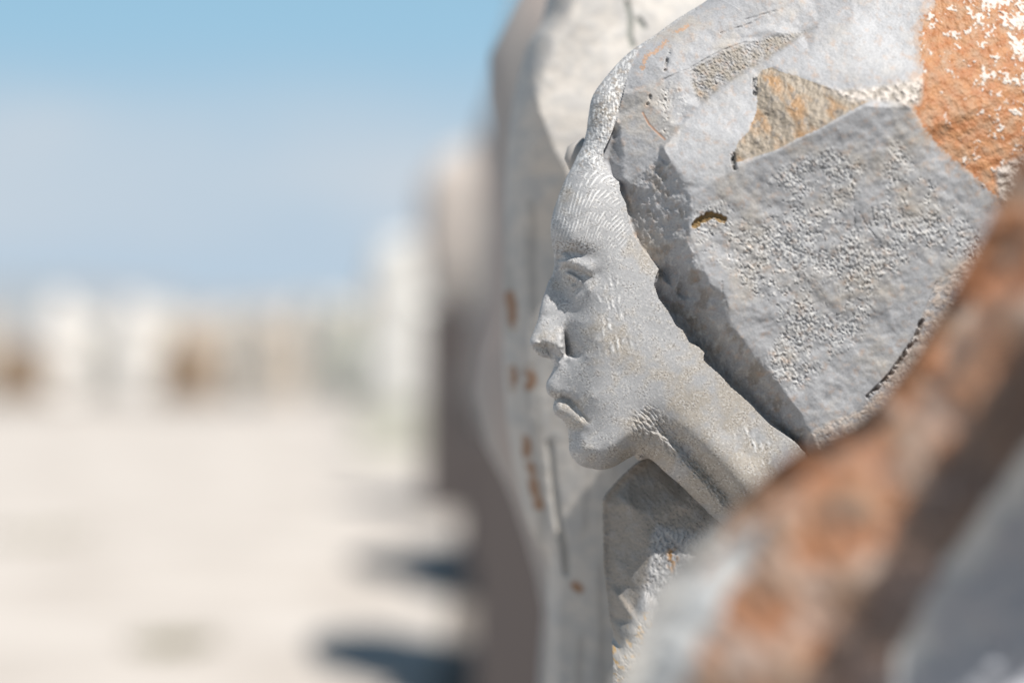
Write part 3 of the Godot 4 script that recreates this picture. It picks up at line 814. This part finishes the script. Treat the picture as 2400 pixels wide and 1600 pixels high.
	sr.paint(cs, poly([105.5,-133,112.7,-137.7,156.5,-137.7,137.7,-197.2,89.8,-199.7,96.4,-183.7]), 1.0)
	cs = sr.blur(cs, 5)
	var sru := sr.field(0.0)
	sr.paint(sru, poly([113.8,-152.8,120,-151.2,121.6,-159,116.9,-171.5,114.7,-165.3]), 1.0)
	sru = sr.blur(sru, 3)
	for o in sr.nx * sr.ny:
		if not sr.inside[o]:
			continue
		var x := sr.px[o]
		var y := sr.py[o]
		var mid := n_mid.get_noise_2d(x, y)
		var grain := n_grain.get_noise_2d(x, y)
		var f := step01(0.4, 0.6, n_fleck.get_noise_2d(x, y))
		var add := 0.12 * grain + 0.9 * mid - 0.35 * f + 0.5 * n_chip2.get_noise_2d(x * 0.7, y * 0.7)
		add += cs[o] * 0.7 * n_chisel.get_noise_2d(x * 1.3 - y * 0.3, y * 0.6)
		var rn := n_rust.get_noise_2d(x * 1.5, y * 1.5)
		add += lit[o] * (1.6 * rn + 0.9 * n_pit.get_noise_2d(x * 1.6, y * 1.2))
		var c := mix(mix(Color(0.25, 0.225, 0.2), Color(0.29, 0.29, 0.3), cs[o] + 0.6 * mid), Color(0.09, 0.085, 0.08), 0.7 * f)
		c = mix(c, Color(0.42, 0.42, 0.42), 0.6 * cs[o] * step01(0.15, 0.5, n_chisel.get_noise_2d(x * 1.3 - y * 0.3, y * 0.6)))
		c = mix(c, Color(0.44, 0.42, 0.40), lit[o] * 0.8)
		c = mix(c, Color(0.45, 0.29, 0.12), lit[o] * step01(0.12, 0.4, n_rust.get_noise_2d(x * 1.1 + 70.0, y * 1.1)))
		c = mix(c, Color(0.33, 0.17, 0.05), sru[o] * step01(-0.15, 0.2, rn))
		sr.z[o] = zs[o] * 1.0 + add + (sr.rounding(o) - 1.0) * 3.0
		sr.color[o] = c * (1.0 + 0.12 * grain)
		sr.color[o].a = 1.0
	var sl := PackedByteArray()
	sl.resize(sr.nx * sr.ny)
	part("shoulder", sr.meshes(sl, 1)[0], mat_stone, t)
	part("hair_tuft", boulder([[-0.016, 0.0], [-0.010, 0.009], [0.0, 0.0135], [0.009, 0.011], [0.016, 0.0]], 0.8, 7, 0.0, grey, warm, 20), mat_stone, t).position = Vector3(0.0525, 0.1365, -0.036)
	part("torso", boulder([[-1.0, 0.2], [-0.96, 0.22], [-0.6, 0.2], [-0.4, 0.16], [-0.28, 0.1], [-0.26, 0.0]], 0.45, 5, 0.012, grey, warm), mat_stone, t).position = Vector3(0.21, 0, -0.02)
	print("head ", Time.get_ticks_msec() - t0)


# a turned, squashed and roughened block: profile of [height, radius] from the bottom up, metres
func boulder(profile: Array, squash: float, s: int, rough: float, a: Color, b: Color, across := 56) -> ArrayMesh:
	var n := noise(s, 3.0, 3)
	var tint := noise(s + 50, 5.0, 3)
	var v := PackedVector3Array()
	var cc := PackedColorArray()
	var ix := PackedInt32Array()
	var rows := []
	for k in profile.size() - 1:
		var steps := maxi(1, int((Vector2(profile[k + 1][0], profile[k + 1][1]) - Vector2(profile[k][0], profile[k][1])).length() / 0.035))
		for q in steps:
			var t := float(q) / steps
			rows.append([lerpf(profile[k][0], profile[k + 1][0], t), lerpf(profile[k][1], profile[k + 1][1], t)])
	rows.append(profile[-1])
	for row in rows:
		for i in across:
			var th := TAU * i / across
			var p := Vector3(row[1] * cos(th), row[0], row[1] * sin(th) * squash)
			var d := rough * n.get_noise_3d(p.x, p.y, p.z) * 2.0
			p += Vector3(cos(th), 0.3, sin(th)) * d * (1.0 if row[1] > 0.001 else 0.0)
			v.append(p)
			var c := a.lerp(b, clampf(0.5 + 1.3 * tint.get_noise_3d(p.x, p.y * 0.6, p.z), 0.0, 1.0))
			cc.append(c)
	for j in rows.size() - 1:
		for i in across:
			var k := (i + 1) % across
			ix.append_array([j * across + i, j * across + k, (j + 1) * across + i, j * across + k, (j + 1) * across + k, (j + 1) * across + i])
	var st := SurfaceTool.new()
	st.begin(Mesh.PRIMITIVE_TRIANGLES)
	for k in v.size():
		st.set_color(cc[k])
		st.set_smooth_group(0)
		st.add_vertex(v[k])
	for k in ix:
		st.add_index(k)
	st.generate_normals()
	return st.commit()


# a chamfered block, metres
func block(size: Vector3, chamfer: float, c: Color) -> ArrayMesh:
	var st := SurfaceTool.new()
	st.begin(Mesh.PRIMITIVE_TRIANGLES)
	st.set_smooth_group(-1)
	var x := size.x / 2
	var z := size.z / 2
	var rings := [[0.0, 0.0], [size.y - chamfer, 0.0], [size.y, chamfer]]
	var at := func(ring: Array, k: int) -> Vector3:
		var i: float = ring[1]
		return [Vector3(-x + i, ring[0], z - i), Vector3(x - i, ring[0], z - i), Vector3(x - i, ring[0], -z + i), Vector3(-x + i, ring[0], -z + i)][k % 4]
	st.set_color(c)
	for q in 2:
		for k in 4:
			var p: Array = [at.call(rings[q], k), at.call(rings[q], k + 1), at.call(rings[q + 1], k + 1), at.call(rings[q + 1], k)]
			for w in [0, 2, 1, 0, 3, 2]:
				st.add_vertex(p[w])
	for w in [0, 2, 1, 0, 3, 2]:
		st.add_vertex(at.call(rings[2], w))
	st.generate_normals()
	return st.commit()


func near_sculpture() -> void:
	var r := Relief.new(Vector2(40, -280), Vector2(400, 150), 0.9)
	r.outline([[295.1,127.9,0,0,40],[259.7,100.3,0,0,25],[244,68.9,0,0,3],[232.2,45.3,0,0,3],[218.4,20.7,0,0,3],[203.6,-3.9,0,0,3],[186.9,-26.6,0,0,3],[169.2,-41.7,0,0,3],[146.6,-53.1,0,0,3],[127.9,-66.9,0,0,3],[109.8,-85.6,0,0,3],[90.5,-103.3,0,0,3],[76.7,-119,0,0,3],[66.5,-138.7,0,0,3],[59,-157.4,0,0,3],[47.2,-186.9,0,0,3],[43.3,-236.1,0,0,20],[314.8,-236.1,0,0,40],[354.1,-39.3,0,0,40],[334.5,78.7,0,0,40]], 1.0)
	var zz := r.blur(r.facets([[275,51.3,90],[244,29.6,80],[223.6,5.6,70],[209.1,-15,66],[195.5,-39.3,66],[177.6,-56.1,66],[169.9,-72.7,70],[158.5,-92.3,76],[136.5,-127.3,82],[121.9,-147.1,86],[110.2,-176.3,88],[102.7,-220,90],[295.1,127.9,0],[259.7,100.3,0],[236.1,64.9,0],[225.7,46.2,0],[211.7,21.6,0],[199.5,0,0],[185.5,-22,0],[175,-32.4,4],[159.1,-39.3,2],[145.4,-44.3,0],[125.3,-60.6,0],[105.3,-82.6,0],[85.2,-100.7,0],[71,-116.9,0],[61,-136.9,0],[54.1,-156.6,0],[47.2,-186.9,0],[43.3,-236.1,0],[129.2,-67.5,26],[113.8,-82.8,28],[104.8,-101.9,30],[92.9,-119.2,32],[81.7,-141.1,34],[74.8,-162.9,34],[68.9,-229.7,36],[142.6,-72.3,44],[132.3,-94.5,52],[116.8,-116.8,56],[101.3,-142.5,62],[163.6,-57.1,44],[191.4,-24.9,36],[210.8,3.8,34],[230,30.7,34],[232.5,-15.5,20],[220,-37,14],[207.6,-60.7,6],[194.9,-82.3,6],[186.1,-103.8,6],[166,-140.6,10],[154.2,-171.8,10],[249.1,-51,-50],[232.8,-82.4,-62],[221.7,-109.8,-70],[210.2,-135.2,-76],[196.1,-166.9,-80],[257.6,-107.3,-120],[250.3,-148,-140],[238.8,-186.2,-150],[216.1,-259.3,-130],[288,-41.1,-60],[315.1,-112.5,-190],[376.8,-282.6,-260],[394.4,-43.8,-150],[329.4,77.5,20]]), 3)
	var rust := r.field(0.0)
	r.paint(rust, poly([258.4,133,226.1,62.7,214.7,39.9,199.5,13.3,186.2,-9.5,171,-28.5,150.1,-38,133,-49.4,121.6,-64.6,114,-79.8,105.5,-102.6,93.9,-119.9,82.9,-141.8,70.3,-171,57,-247,180.5,-247,180.5,-152,199.5,-114,231.8,-72.2,285.1,19]), 1.0)
	rust = r.blur(rust, 5)
	var dark := r.field(0.0)  # brown underside, its shade deepened in the colour
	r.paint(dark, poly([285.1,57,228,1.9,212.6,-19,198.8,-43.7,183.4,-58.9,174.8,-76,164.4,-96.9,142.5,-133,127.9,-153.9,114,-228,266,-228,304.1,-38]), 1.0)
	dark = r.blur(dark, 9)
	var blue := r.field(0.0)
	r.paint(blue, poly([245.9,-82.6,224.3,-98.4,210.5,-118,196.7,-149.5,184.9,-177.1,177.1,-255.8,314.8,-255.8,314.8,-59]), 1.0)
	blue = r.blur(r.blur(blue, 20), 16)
	var n_mid := noise(31, 0.028, 3)
	var n_rough := noise(32, 0.07, 4)
	var label := PackedByteArray()
	label.resize(r.nx * r.ny)
	for o in r.nx * r.ny:
		if not r.inside[o]:
			continue
		var x := r.px[o]
		var y := r.py[o]
		var m := n_mid.get_noise_2d(x, y)
		var q := n_rough.get_noise_2d(x, y)
		var c := mix(Color(0.50, 0.50, 0.49), Color(0.38, 0.39, 0.40), 0.5 + 1.5 * m)
		var k := step01(0.35, 0.65, rust[o] + 0.5 * q)
		var ru := mix(Color(0.31, 0.145, 0.075), Color(0.25, 0.165, 0.115), 0.5 + 1.8 * m)
		ru = mix(ru, Color(0.37, 0.30, 0.26), 0.8 * step01(0.0, 0.5, n_mid.get_noise_2d(x * 1.3 + 90.0, y * 1.3)))
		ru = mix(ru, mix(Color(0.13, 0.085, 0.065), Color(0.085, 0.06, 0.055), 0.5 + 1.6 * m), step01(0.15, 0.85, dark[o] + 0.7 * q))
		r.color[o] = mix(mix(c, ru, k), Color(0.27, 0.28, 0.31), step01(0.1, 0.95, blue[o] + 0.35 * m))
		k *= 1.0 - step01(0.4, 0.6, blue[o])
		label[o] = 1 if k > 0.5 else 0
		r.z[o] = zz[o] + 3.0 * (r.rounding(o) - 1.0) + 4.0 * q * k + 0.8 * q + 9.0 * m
	var ms := r.meshes(label, 2)
	var t := thing("rusty_stone_sculpture", "blurred foreground boulder with orange rust crust and pale grey edge", "sculpture", Vector3(0, EYE, 0.78))
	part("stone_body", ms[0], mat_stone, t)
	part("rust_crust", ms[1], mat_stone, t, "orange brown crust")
	for o in r.nx * r.ny:
		r.z[o] = minf(-120.0 - r.z[o] * 0.3, r.z[o] - 20.0)
	var bs := r.meshes(label, 2)
	part("stone_body", bs[0], mat_stone, t)
	part("rust_crust", bs[1], mat_stone, t)
	part("plinth", block(Vector3(0.34, 0.76, 0.3), 0.01, Color(0.3, 0.3, 0.31)), mat_stone, t).position = Vector3(0.24, -EYE, -0.08)


func egg_sculpture() -> void:
	var r := Relief.new(Vector2(-30, -450), Vector2(400, 420), 1.1)
	r.outline([[35.3,325,0,0,30],[26.5,282.6,0,0,30],[14.1,261.4,0,0,30],[7.8,240.2,0,0,28],[1.1,211.9,0,0,26],[-3.5,176.6,0,0,25],[-6.4,134.2,0,0,25],[-7.8,84.8,0,0,25],[-8.5,35.3,0,0,25],[-7.8,-17.7,0,0,25],[-4.9,-70.6,0,0,25],[1.8,-113,0,0,25],[11.3,-151.9,0,0,22],[21.9,-176.6,0,0,18],[30,-189,0,0,12],[31.8,-211.9,0,0,12],[30,-247.3,0,0,12],[28.3,-317.9,0,0,15],[31.8,-423.9,0,0,20],[317.9,-423.9,0,0,30],[353.2,-35.3,0,0,30],[335.6,282.6,0,0,30],[247.3,388.6,0,0,30],[106,399.2,0,0,30]])
	var zz := r.blur(r.facets([[46.1,326.1,-8.2],[33.3,288.7,-7],[24.4,269.9,-6.3],[18.1,256,-5.9],[15.2,240,-5.3],[15.2,224.4,-4.8],[17,206.3,-4.2],[21.6,191,-3.7],[27.9,174.7,-3.1],[36.1,154.9,-2.5],[44.9,139.3,-2.1],[58.4,114.9,-2.9],[77.8,84.9,-3.9],[106.2,49.6,-5.1],[107.2,285.9,-28],[180,324,-45],[211.1,175.9,10],[140.6,140.6,12],[245.2,70.1,20],[324.6,288.6,-50],[106,176.6,0],[71.1,248.7,-14],[109.6,412.6,-80],[255.6,401.7,-80],[37.1,341.4,-120],[27.3,291.5,-75],[14.5,268,-60],[8,246.1,-58],[1.1,217.5,-62],[-3.6,182.2,-75],[-6.6,139.3,-90],[-8.1,88.4,-100],[-8.9,36.9,-105],[-8.1,-18.4,-105],[-5.2,-73.6,-100],[1.8,-117.6,-95],[11.7,-157.7,-90],[22.7,-183,-85],[31,-195.4,-80],[32.9,-219.1,-80],[31,-255.6,-80],[29.2,-328.7,-80],[32.9,-438.2,-80],[46.7,35.9,-38],[53.8,-35.9,-36],[57.4,-107.7,-38],[50.5,-180.3,-50],[88.9,-35.5,-15],[89,-106.8,-18],[89.2,-178.5,-25],[71.8,-251.4,-40],[107.3,-250.4,-30],[71.8,-323.3,-40],[143.1,-429.3,-30],[211.9,-141.3,0],[356.2,-35.6,-20],[321.9,-429.3,-30],[99.2,35.4,-8]]), 2)
	var broad := r.blur(zz, 14)
	var stain := r.field(0.0)
	for l in [poly([-1.8,39.5,1.8,14.4]),poly([12.6,-21.6,16.2,-32.3,13.6,-37.7]),poly([0,-25.1,3.6,-46.7]),poly([11.5,-84.4,12.9,-97]),poly([14.4,-106,18,-120.3,22.3,-140.1]),poly([54.6,-205.5,56.8,-208.3])]:
		r.stroke(stain, l, 6.0)
	var groove := r.field(0.0)
	for l in [poly([32.3,-86.2,35.2,-118.5,39.5,-150.9,44.9,-176,46,-195.8])]:
		r.stroke(groove, l, 4.0)
	var crack := r.field(0.0)
	for l in [poly([96.3,283.2,99.1,269,98.4,254.9,100.9,246]),poly([106.2,269,110.4,262.7])]:
		r.stroke(crack, l, 2.6)
	var n_mid := noise(41, 0.05, 4)
	var n_streak := noise(42, 0.06, 3)
	for o in r.nx * r.ny:
		if not r.inside[o]:
			continue
		var x := r.px[o]
		var y := r.py[o]
		var m := n_mid.get_noise_2d(x, y)
		var s := n_streak.get_noise_2d(x, y * 0.12)
		var c := mix(Color(0.45, 0.425, 0.40), Color(0.39, 0.38, 0.37), 0.5 + 1.6 * m)
		c = mix(c, Color(0.28, 0.265, 0.25), step01(0.05, 0.4, s) * (0.6 if y < 120.0 else 0.0))
		c = mix(c, Color(0.25, 0.14, 0.08), step01(0.1, 1.0, stain[o] * (1.1 + 1.5 * m + 0.9 * s)))
		c = mix(c, Color(0.2, 0.215, 0.2), crack[o] * 1.3)
		c = mix(c, Color(0.2, 0.195, 0.185), groove[o] * 0.8)
		r.color[o] = c
		var base := lerpf(zz[o], broad[o], clampf((120.0 - y) / 60.0, 0.0, 1.0))
		r.z[o] = (base + 160.0) * r.rounding(o) - 160.0 + 0.7 * m - 3.0 * groove[o] - 2.5 * crack[o]
	var label := PackedByteArray()
	label.resize(r.nx * r.ny)
	var t := thing("smooth_stone_sculpture", "smooth grey stone with rust streaks close behind the carved head", "sculpture", Vector3(0, EYE, -0.27))
	part("stone_body", r.meshes(label, 1)[0], mat_stone, t)
	for o in r.nx * r.ny:
		r.z[o] = -320.0 - r.z[o]
	part("stone_body", r.meshes(label, 1)[0], mat_stone, t)
	part("plinth", block(Vector3(0.4, 0.6, 0.34), 0.01, Color(0.3, 0.29, 0.28)), mat_stone, t).position = Vector3(0.2, -EYE, -0.16)


func upright(called: String, label: String, at: Vector3, plinth: Vector3, plinth_color: Color, profile: Array, squash: float, s: int, a: Color, b: Color, group: String) -> void:
	var t := thing(called, label, "sculpture", at, group)
	if plinth.y > 0.0:
		part("plinth", block(plinth, 0.015, plinth_color), mat_far, t)
	var o := part("stone_body", boulder(profile, squash, s, 0.018, a, b), mat_far, t)
	o.position.y = plinth.y - 0.01


func row_of_sculptures() -> void:
	var g := "sculptures standing in a row along the sand"
	var grey := Color(0.34, 0.335, 0.33)
	var pale := Color(0.47, 0.44, 0.41)
	var pink := Color(0.42, 0.36, 0.33)
	var dark := Color(0.06, 0.053, 0.052)
	upright("standing_stone_sculpture", "tall grey stone just behind the smooth streaked one, its shaded edge in view", Vector3(0.24, 0, -0.85), Vector3(0.42, 0.5, 0.42), Color(0.085, 0.072, 0.068), [[0.0, 0.212], [0.2, 0.222], [0.31, 0.23], [0.36, 0.24], [0.4, 0.254], [0.45, 0.266], [0.5, 0.27], [0.56, 0.267], [0.64, 0.266], [0.7, 0.266], [0.76, 0.26], [0.8, 0.25], [0.86, 0.222], [0.91, 0.17], [0.96, 0.1], [0.98, 0.0]], 0.8, 61, pink, grey, g)
	upright("standing_stone_sculpture", "grey sculpture throwing the nearest long shadow over the sand", Vector3(0.06, 0, -6.15), Vector3(0.32, 0.75, 1.4), dark, [[0.0, 0.14], [0.4, 0.16], [0.8, 0.145], [1.1, 0.09], [1.3, 0.0]], 4.4, 62, grey, pink, g)
	upright("standing_stone_sculpture", "grey sculpture throwing the second long pointed shadow over the sand", Vector3(0.03, 0, -9.7), Vector3(0.36, 0.75, 1.7), dark, [[0.0, 0.15], [0.4, 0.175], [0.85, 0.16], [1.2, 0.1], [1.42, 0.0]], 4.6, 63, grey, pink, g)
	upright("standing_stone_sculpture", "tall beige stone on a dark plinth rising above the far stones", Vector3(0.0, 0, -14.9), Vector3(1.05, 1.2, 0.7), dark, [[0.0, 0.45], [0.12, 0.52], [0.38, 0.55], [0.7, 0.53], [0.88, 0.45], [0.98, 0.27], [1.0, 0.0]], 0.8, 64, pale, Color(0.5, 0.43, 0.39), g)
	upright("standing_stone_sculpture", "dark low sculpture in the row in front of the beige stone", Vector3(0.08, 0, -11.4), Vector3(0.66, 0.55, 0.6), dark, [[0.0, 0.3], [0.2, 0.34], [0.4, 0.26], [0.52, 0.0]], 0.8, 65, Color(0.1, 0.1, 0.1), Color(0.14, 0.13, 0.13), g)
	upright("standing_stone_sculpture", "white stone slab standing in the row left of the beige stone", Vector3(-0.9, 0, -23.0), Vector3(0.9, 0.5, 0.6), Color(0.36, 0.36, 0.32), [[0.0, 0.36], [0.2, 0.4], [1.0, 0.36], [1.35, 0.3], [1.45, 0.0]], 0.7, 66, Color(0.55, 0.55, 0.54), Color(0.48, 0.47, 0.45), g)


func far_stones() -> void:
	var g := "standing stones at the far edge of the sand"
	var kinds := {
		"white": Color(0.61, 0.59, 0.57), "grey": Color(0.31, 0.31, 0.30), "beige": Color(0.42, 0.37, 0.32), "brown": Color(0.2, 0.145, 0.1), "cream": Color(0.56, 0.53, 0.49), "green": Color(0.33, 0.34, 0.30), "dark": Color(0.17, 0.17, 0.18),
	}
	# photo column, width, height above the sand in metres, distance, kind, label
	var list := [
		[-8.9, 0.7, 1.3, 44.0, "dark", "dark stone at the left edge of the far row"],
		[-7.75, 0.9, 1.0, 43.0, "brown", "low brown boulder in front of the leftmost white stone"],
		[-7.1, 0.7, 1.75, 45.0, "white", "broad white standing stone, leftmost white one in the far row"],
		[-6.35, 0.5, 1.3, 46.0, "grey", "grey stone between the two white standing stones"],
		[-5.95, 0.55, 1.7, 44.0, "white", "narrow white standing stone left of the brown boulder"],
		[-5.1, 0.85, 1.05, 42.0, "brown", "rounded brown boulder right of the white standing stones"],
		[-4.9, 1.1, 1.5, 47.0, "beige", "beige stone behind the rounded brown boulder"],
		[-4.2, 0.45, 1.5, 45.0, "grey", "slim grey stone right of the brown boulder"],
		[-3.65, 0.7, 1.35, 44.0, "beige", "beige stone with a brownish flank in the middle of the far row"],
		[-3.1, 0.55, 1.75, 46.0, "grey", "tall grey stone right of the brownish beige one"],
		[-2.55, 0.6, 1.5, 44.0, "green", "greenish grey stone in the right half of the far row"],
		[-2.0, 0.5, 1.65, 45.0, "white", "pale stone left of the low dark boulders"],
		[-1.6, 0.5, 1.5, 45.0, "grey", "grey stone next to the pale one near the row"],
		[-2.2, 0.9, 0.55, 41.0, "dark", "low dark boulder in front of the greenish stone"],
		[-1.1, 0.6, 1.8, 44.0, "beige", "beige stone beside the white slab"],
		[-8.3, 0.9, 1.45, 48.0, "beige", "beige stone behind the low brown boulder at the left"],
		[-6.7, 0.8, 1.5, 49.0, "cream", "cream stone half hidden behind the leftmost white one"],
		[-5.5, 0.9, 1.6, 49.0, "cream", "cream stone behind the narrow white standing stone"],
		[-4.55, 0.8, 1.55, 49.0, "cream", "cream stone behind the slim grey one"],
		[-3.95, 0.7, 1.6, 48.5, "beige", "tan stone between the slim grey and the brownish beige one"],
		[-3.35, 0.8, 1.7, 49.0, "cream", "cream stone behind the brownish beige one"],
		[-2.8, 0.8, 1.75, 49.0, "cream", "tall cream stone behind the tall grey one"],
		[-2.3, 0.8, 1.8, 49.0, "beige", "tall tan stone behind the pale one"],
		[-1.8, 0.8, 2.0, 49.0, "cream", "tallest cream stone of the far row"],
	]
	var s := 100
	for q in list:
		s += 1
		var k: float = q[1]
		var hh: float = q[2]
		var c: Color = kinds[q[4]]
		var t := thing("far_boulder" if hh < 1.1 else "far_standing_stone", q[5], "boulder" if hh < 1.1 else "standing stone", Vector3(q[0] * q[3] / 45.0 * 1.0, 0, 2.1 - q[3]), g)
		var prof := [[0.0, k * 0.5], [hh * 0.15, k * 0.52], [hh * 0.5, k * 0.5], [hh * 0.8, k * 0.42], [hh * 0.94, k * 0.28], [hh, 0.0]]
		part("stone_body", boulder(prof, 0.7, s, 0.05, c, c * 0.85, 28), mat_far, t)
		part("base_slab", block(Vector3(k * 1.2, 0.12, k * 1.0), 0.02, Color(0.3, 0.29, 0.28)), mat_far, t)
	var hedge := thing("low_stone_wall", "long low grey stone wall closing the sand behind the far stones", "wall", Vector3(-4.5, 0, -50.0))
	part("wall_body", block(Vector3(40.0, 0.95, 0.5), 0.03, Color(0.42, 0.385, 0.345)), mat_far, hedge)
	part("coping", block(Vector3(40.1, 0.1, 0.62), 0.02, Color(0.36, 0.35, 0.33)), mat_far, hedge).position.y = 0.952


func ground() -> void:
	var g := MeshInstance3D.new()
	g.name = "sand_ground"
	var pm := PlaneMesh.new()
	pm.size = Vector2(5000, 5000)
	g.mesh = pm
	var m := StandardMaterial3D.new()
	m.resource_name = "pale sand"
	var ramp := Gradient.new()
	ramp.set_color(0, Color(0.40, 0.365, 0.335).linear_to_srgb())
	ramp.set_color(1, Color(0.56, 0.525, 0.495).linear_to_srgb())
	var tx := NoiseTexture2D.new()
	tx.width = 1024
	tx.height = 1024
	tx.seamless = true
	tx.noise = noise(71, 0.012, 5)
	tx.color_ramp = ramp
	m.albedo_texture = tx
	m.uv1_triplanar = true
	m.uv1_world_triplanar = true
	m.uv1_scale = Vector3.ONE * 0.09
	m.roughness = 0.95
	m.metallic_specular = 0.2
	g.material_override = m
	add_child(g)
	g.set_meta("kind", "structure")
	# brown gravel bed added under the row to cut light bounced off the sand
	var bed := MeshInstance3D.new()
	bed.name = "added_gravel_bed"
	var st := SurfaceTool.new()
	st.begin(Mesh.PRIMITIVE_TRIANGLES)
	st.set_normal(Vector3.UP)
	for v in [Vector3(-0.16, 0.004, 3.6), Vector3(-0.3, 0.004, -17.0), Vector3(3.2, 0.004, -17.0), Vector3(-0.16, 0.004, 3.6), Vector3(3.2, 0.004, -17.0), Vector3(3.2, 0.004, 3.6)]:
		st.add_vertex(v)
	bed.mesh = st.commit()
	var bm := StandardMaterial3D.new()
	bm.resource_name = "added brown gravel"
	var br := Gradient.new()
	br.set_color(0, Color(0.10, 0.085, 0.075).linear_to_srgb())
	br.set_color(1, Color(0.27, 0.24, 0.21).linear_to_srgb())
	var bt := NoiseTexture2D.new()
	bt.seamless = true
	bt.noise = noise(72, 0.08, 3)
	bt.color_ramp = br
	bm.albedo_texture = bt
	bm.uv1_triplanar = true
	bm.uv1_world_triplanar = true
	bm.roughness = 0.95
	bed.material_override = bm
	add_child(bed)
	bed.set_meta("kind", "structure")


func hills() -> void:
	var n := noise(81, 0.004, 4)
	var st := SurfaceTool.new()
	st.begin(Mesh.PRIMITIVE_TRIANGLES)
	var cols := 120
	for row in 5:
		for i in cols + 1:
			var x := lerpf(-900.0, 900.0, float(i) / cols)
			var top := 17.0 + 14.0 * n.get_noise_2d(x, 0.0) + (8.0 if x < -150.0 else 0.0)
			var t: float = [0.0, 0.5, 0.85, 1.0, 0.0][row]
			var zz: float = [0.0, -60.0, -110.0, -160.0, -420.0][row]
			st.set_color(Color(0.25, 0.27, 0.29).lerp(Color(0.3, 0.3, 0.31), 0.5 + n.get_noise_2d(x * 3.0, row * 70.0)))
			st.set_smooth_group(0)
			st.add_vertex(Vector3(x, -0.5 + top * t, zz))
	for row in 4:
		for i in cols:
			var a := row * (cols + 1) + i
			for k in [a, a + cols + 1, a + 1, a + 1, a + cols + 1, a + cols + 2]:
				st.add_index(k)
	st.generate_normals()
	var o := MeshInstance3D.new()
	o.name = "hills"
	o.mesh = st.commit()
	o.material_override = mat_far
	add_child(o)
	o.position = Vector3(0, 0, -1200)
	o.set_meta("kind", "structure")


func weeds() -> void:
	var rng := RandomNumberGenerator.new()
	rng.seed = 5
	var m := StandardMaterial3D.new()
	m.resource_name = "dry weed"
	m.albedo_color = Color(0.2, 0.19, 0.13).linear_to_srgb()
	m.roughness = 0.9
	m.cull_mode = BaseMaterial3D.CULL_DISABLED
	var spots := [[-1.1, -7.2, 0.16, "dry grey green weed on the sand, nearest to the long shadows"], [-2.4, -12.4, 0.3, "dry weed patch on the sand at the left"], [-1.9, -7.0, 0.12, "small dry weed at the bottom left of the sand"], [-0.7, -29.0, 0.5, "greenish weed clump at the foot of the white slab"]]
	for sp in spots:
		var st := SurfaceTool.new()
		st.begin(Mesh.PRIMITIVE_TRIANGLES)
		for k in 140:
			var a := rng.randf() * TAU
			var d := sqrt(rng.randf()) * float(sp[2])
			var p := Vector3(cos(a) * d, 0, sin(a) * d)
			var lean := Vector3(rng.randfn() * 0.03, 0.03 + rng.randf() * 0.05, rng.randfn() * 0.03)
			var side := Vector3(cos(a + 1.0), 0, sin(a + 1.0)) * 0.004
			st.add_vertex(p - side)
			st.add_vertex(p + lean)
			st.add_vertex(p + side)
		st.generate_normals()
		var t := thing("dry_weed", sp[3], "weed", Vector3(sp[0], 0.0, sp[1]), "dry weeds on the sand")
		part("blades", st.commit(), m, t).set_meta("kind", "stuff")
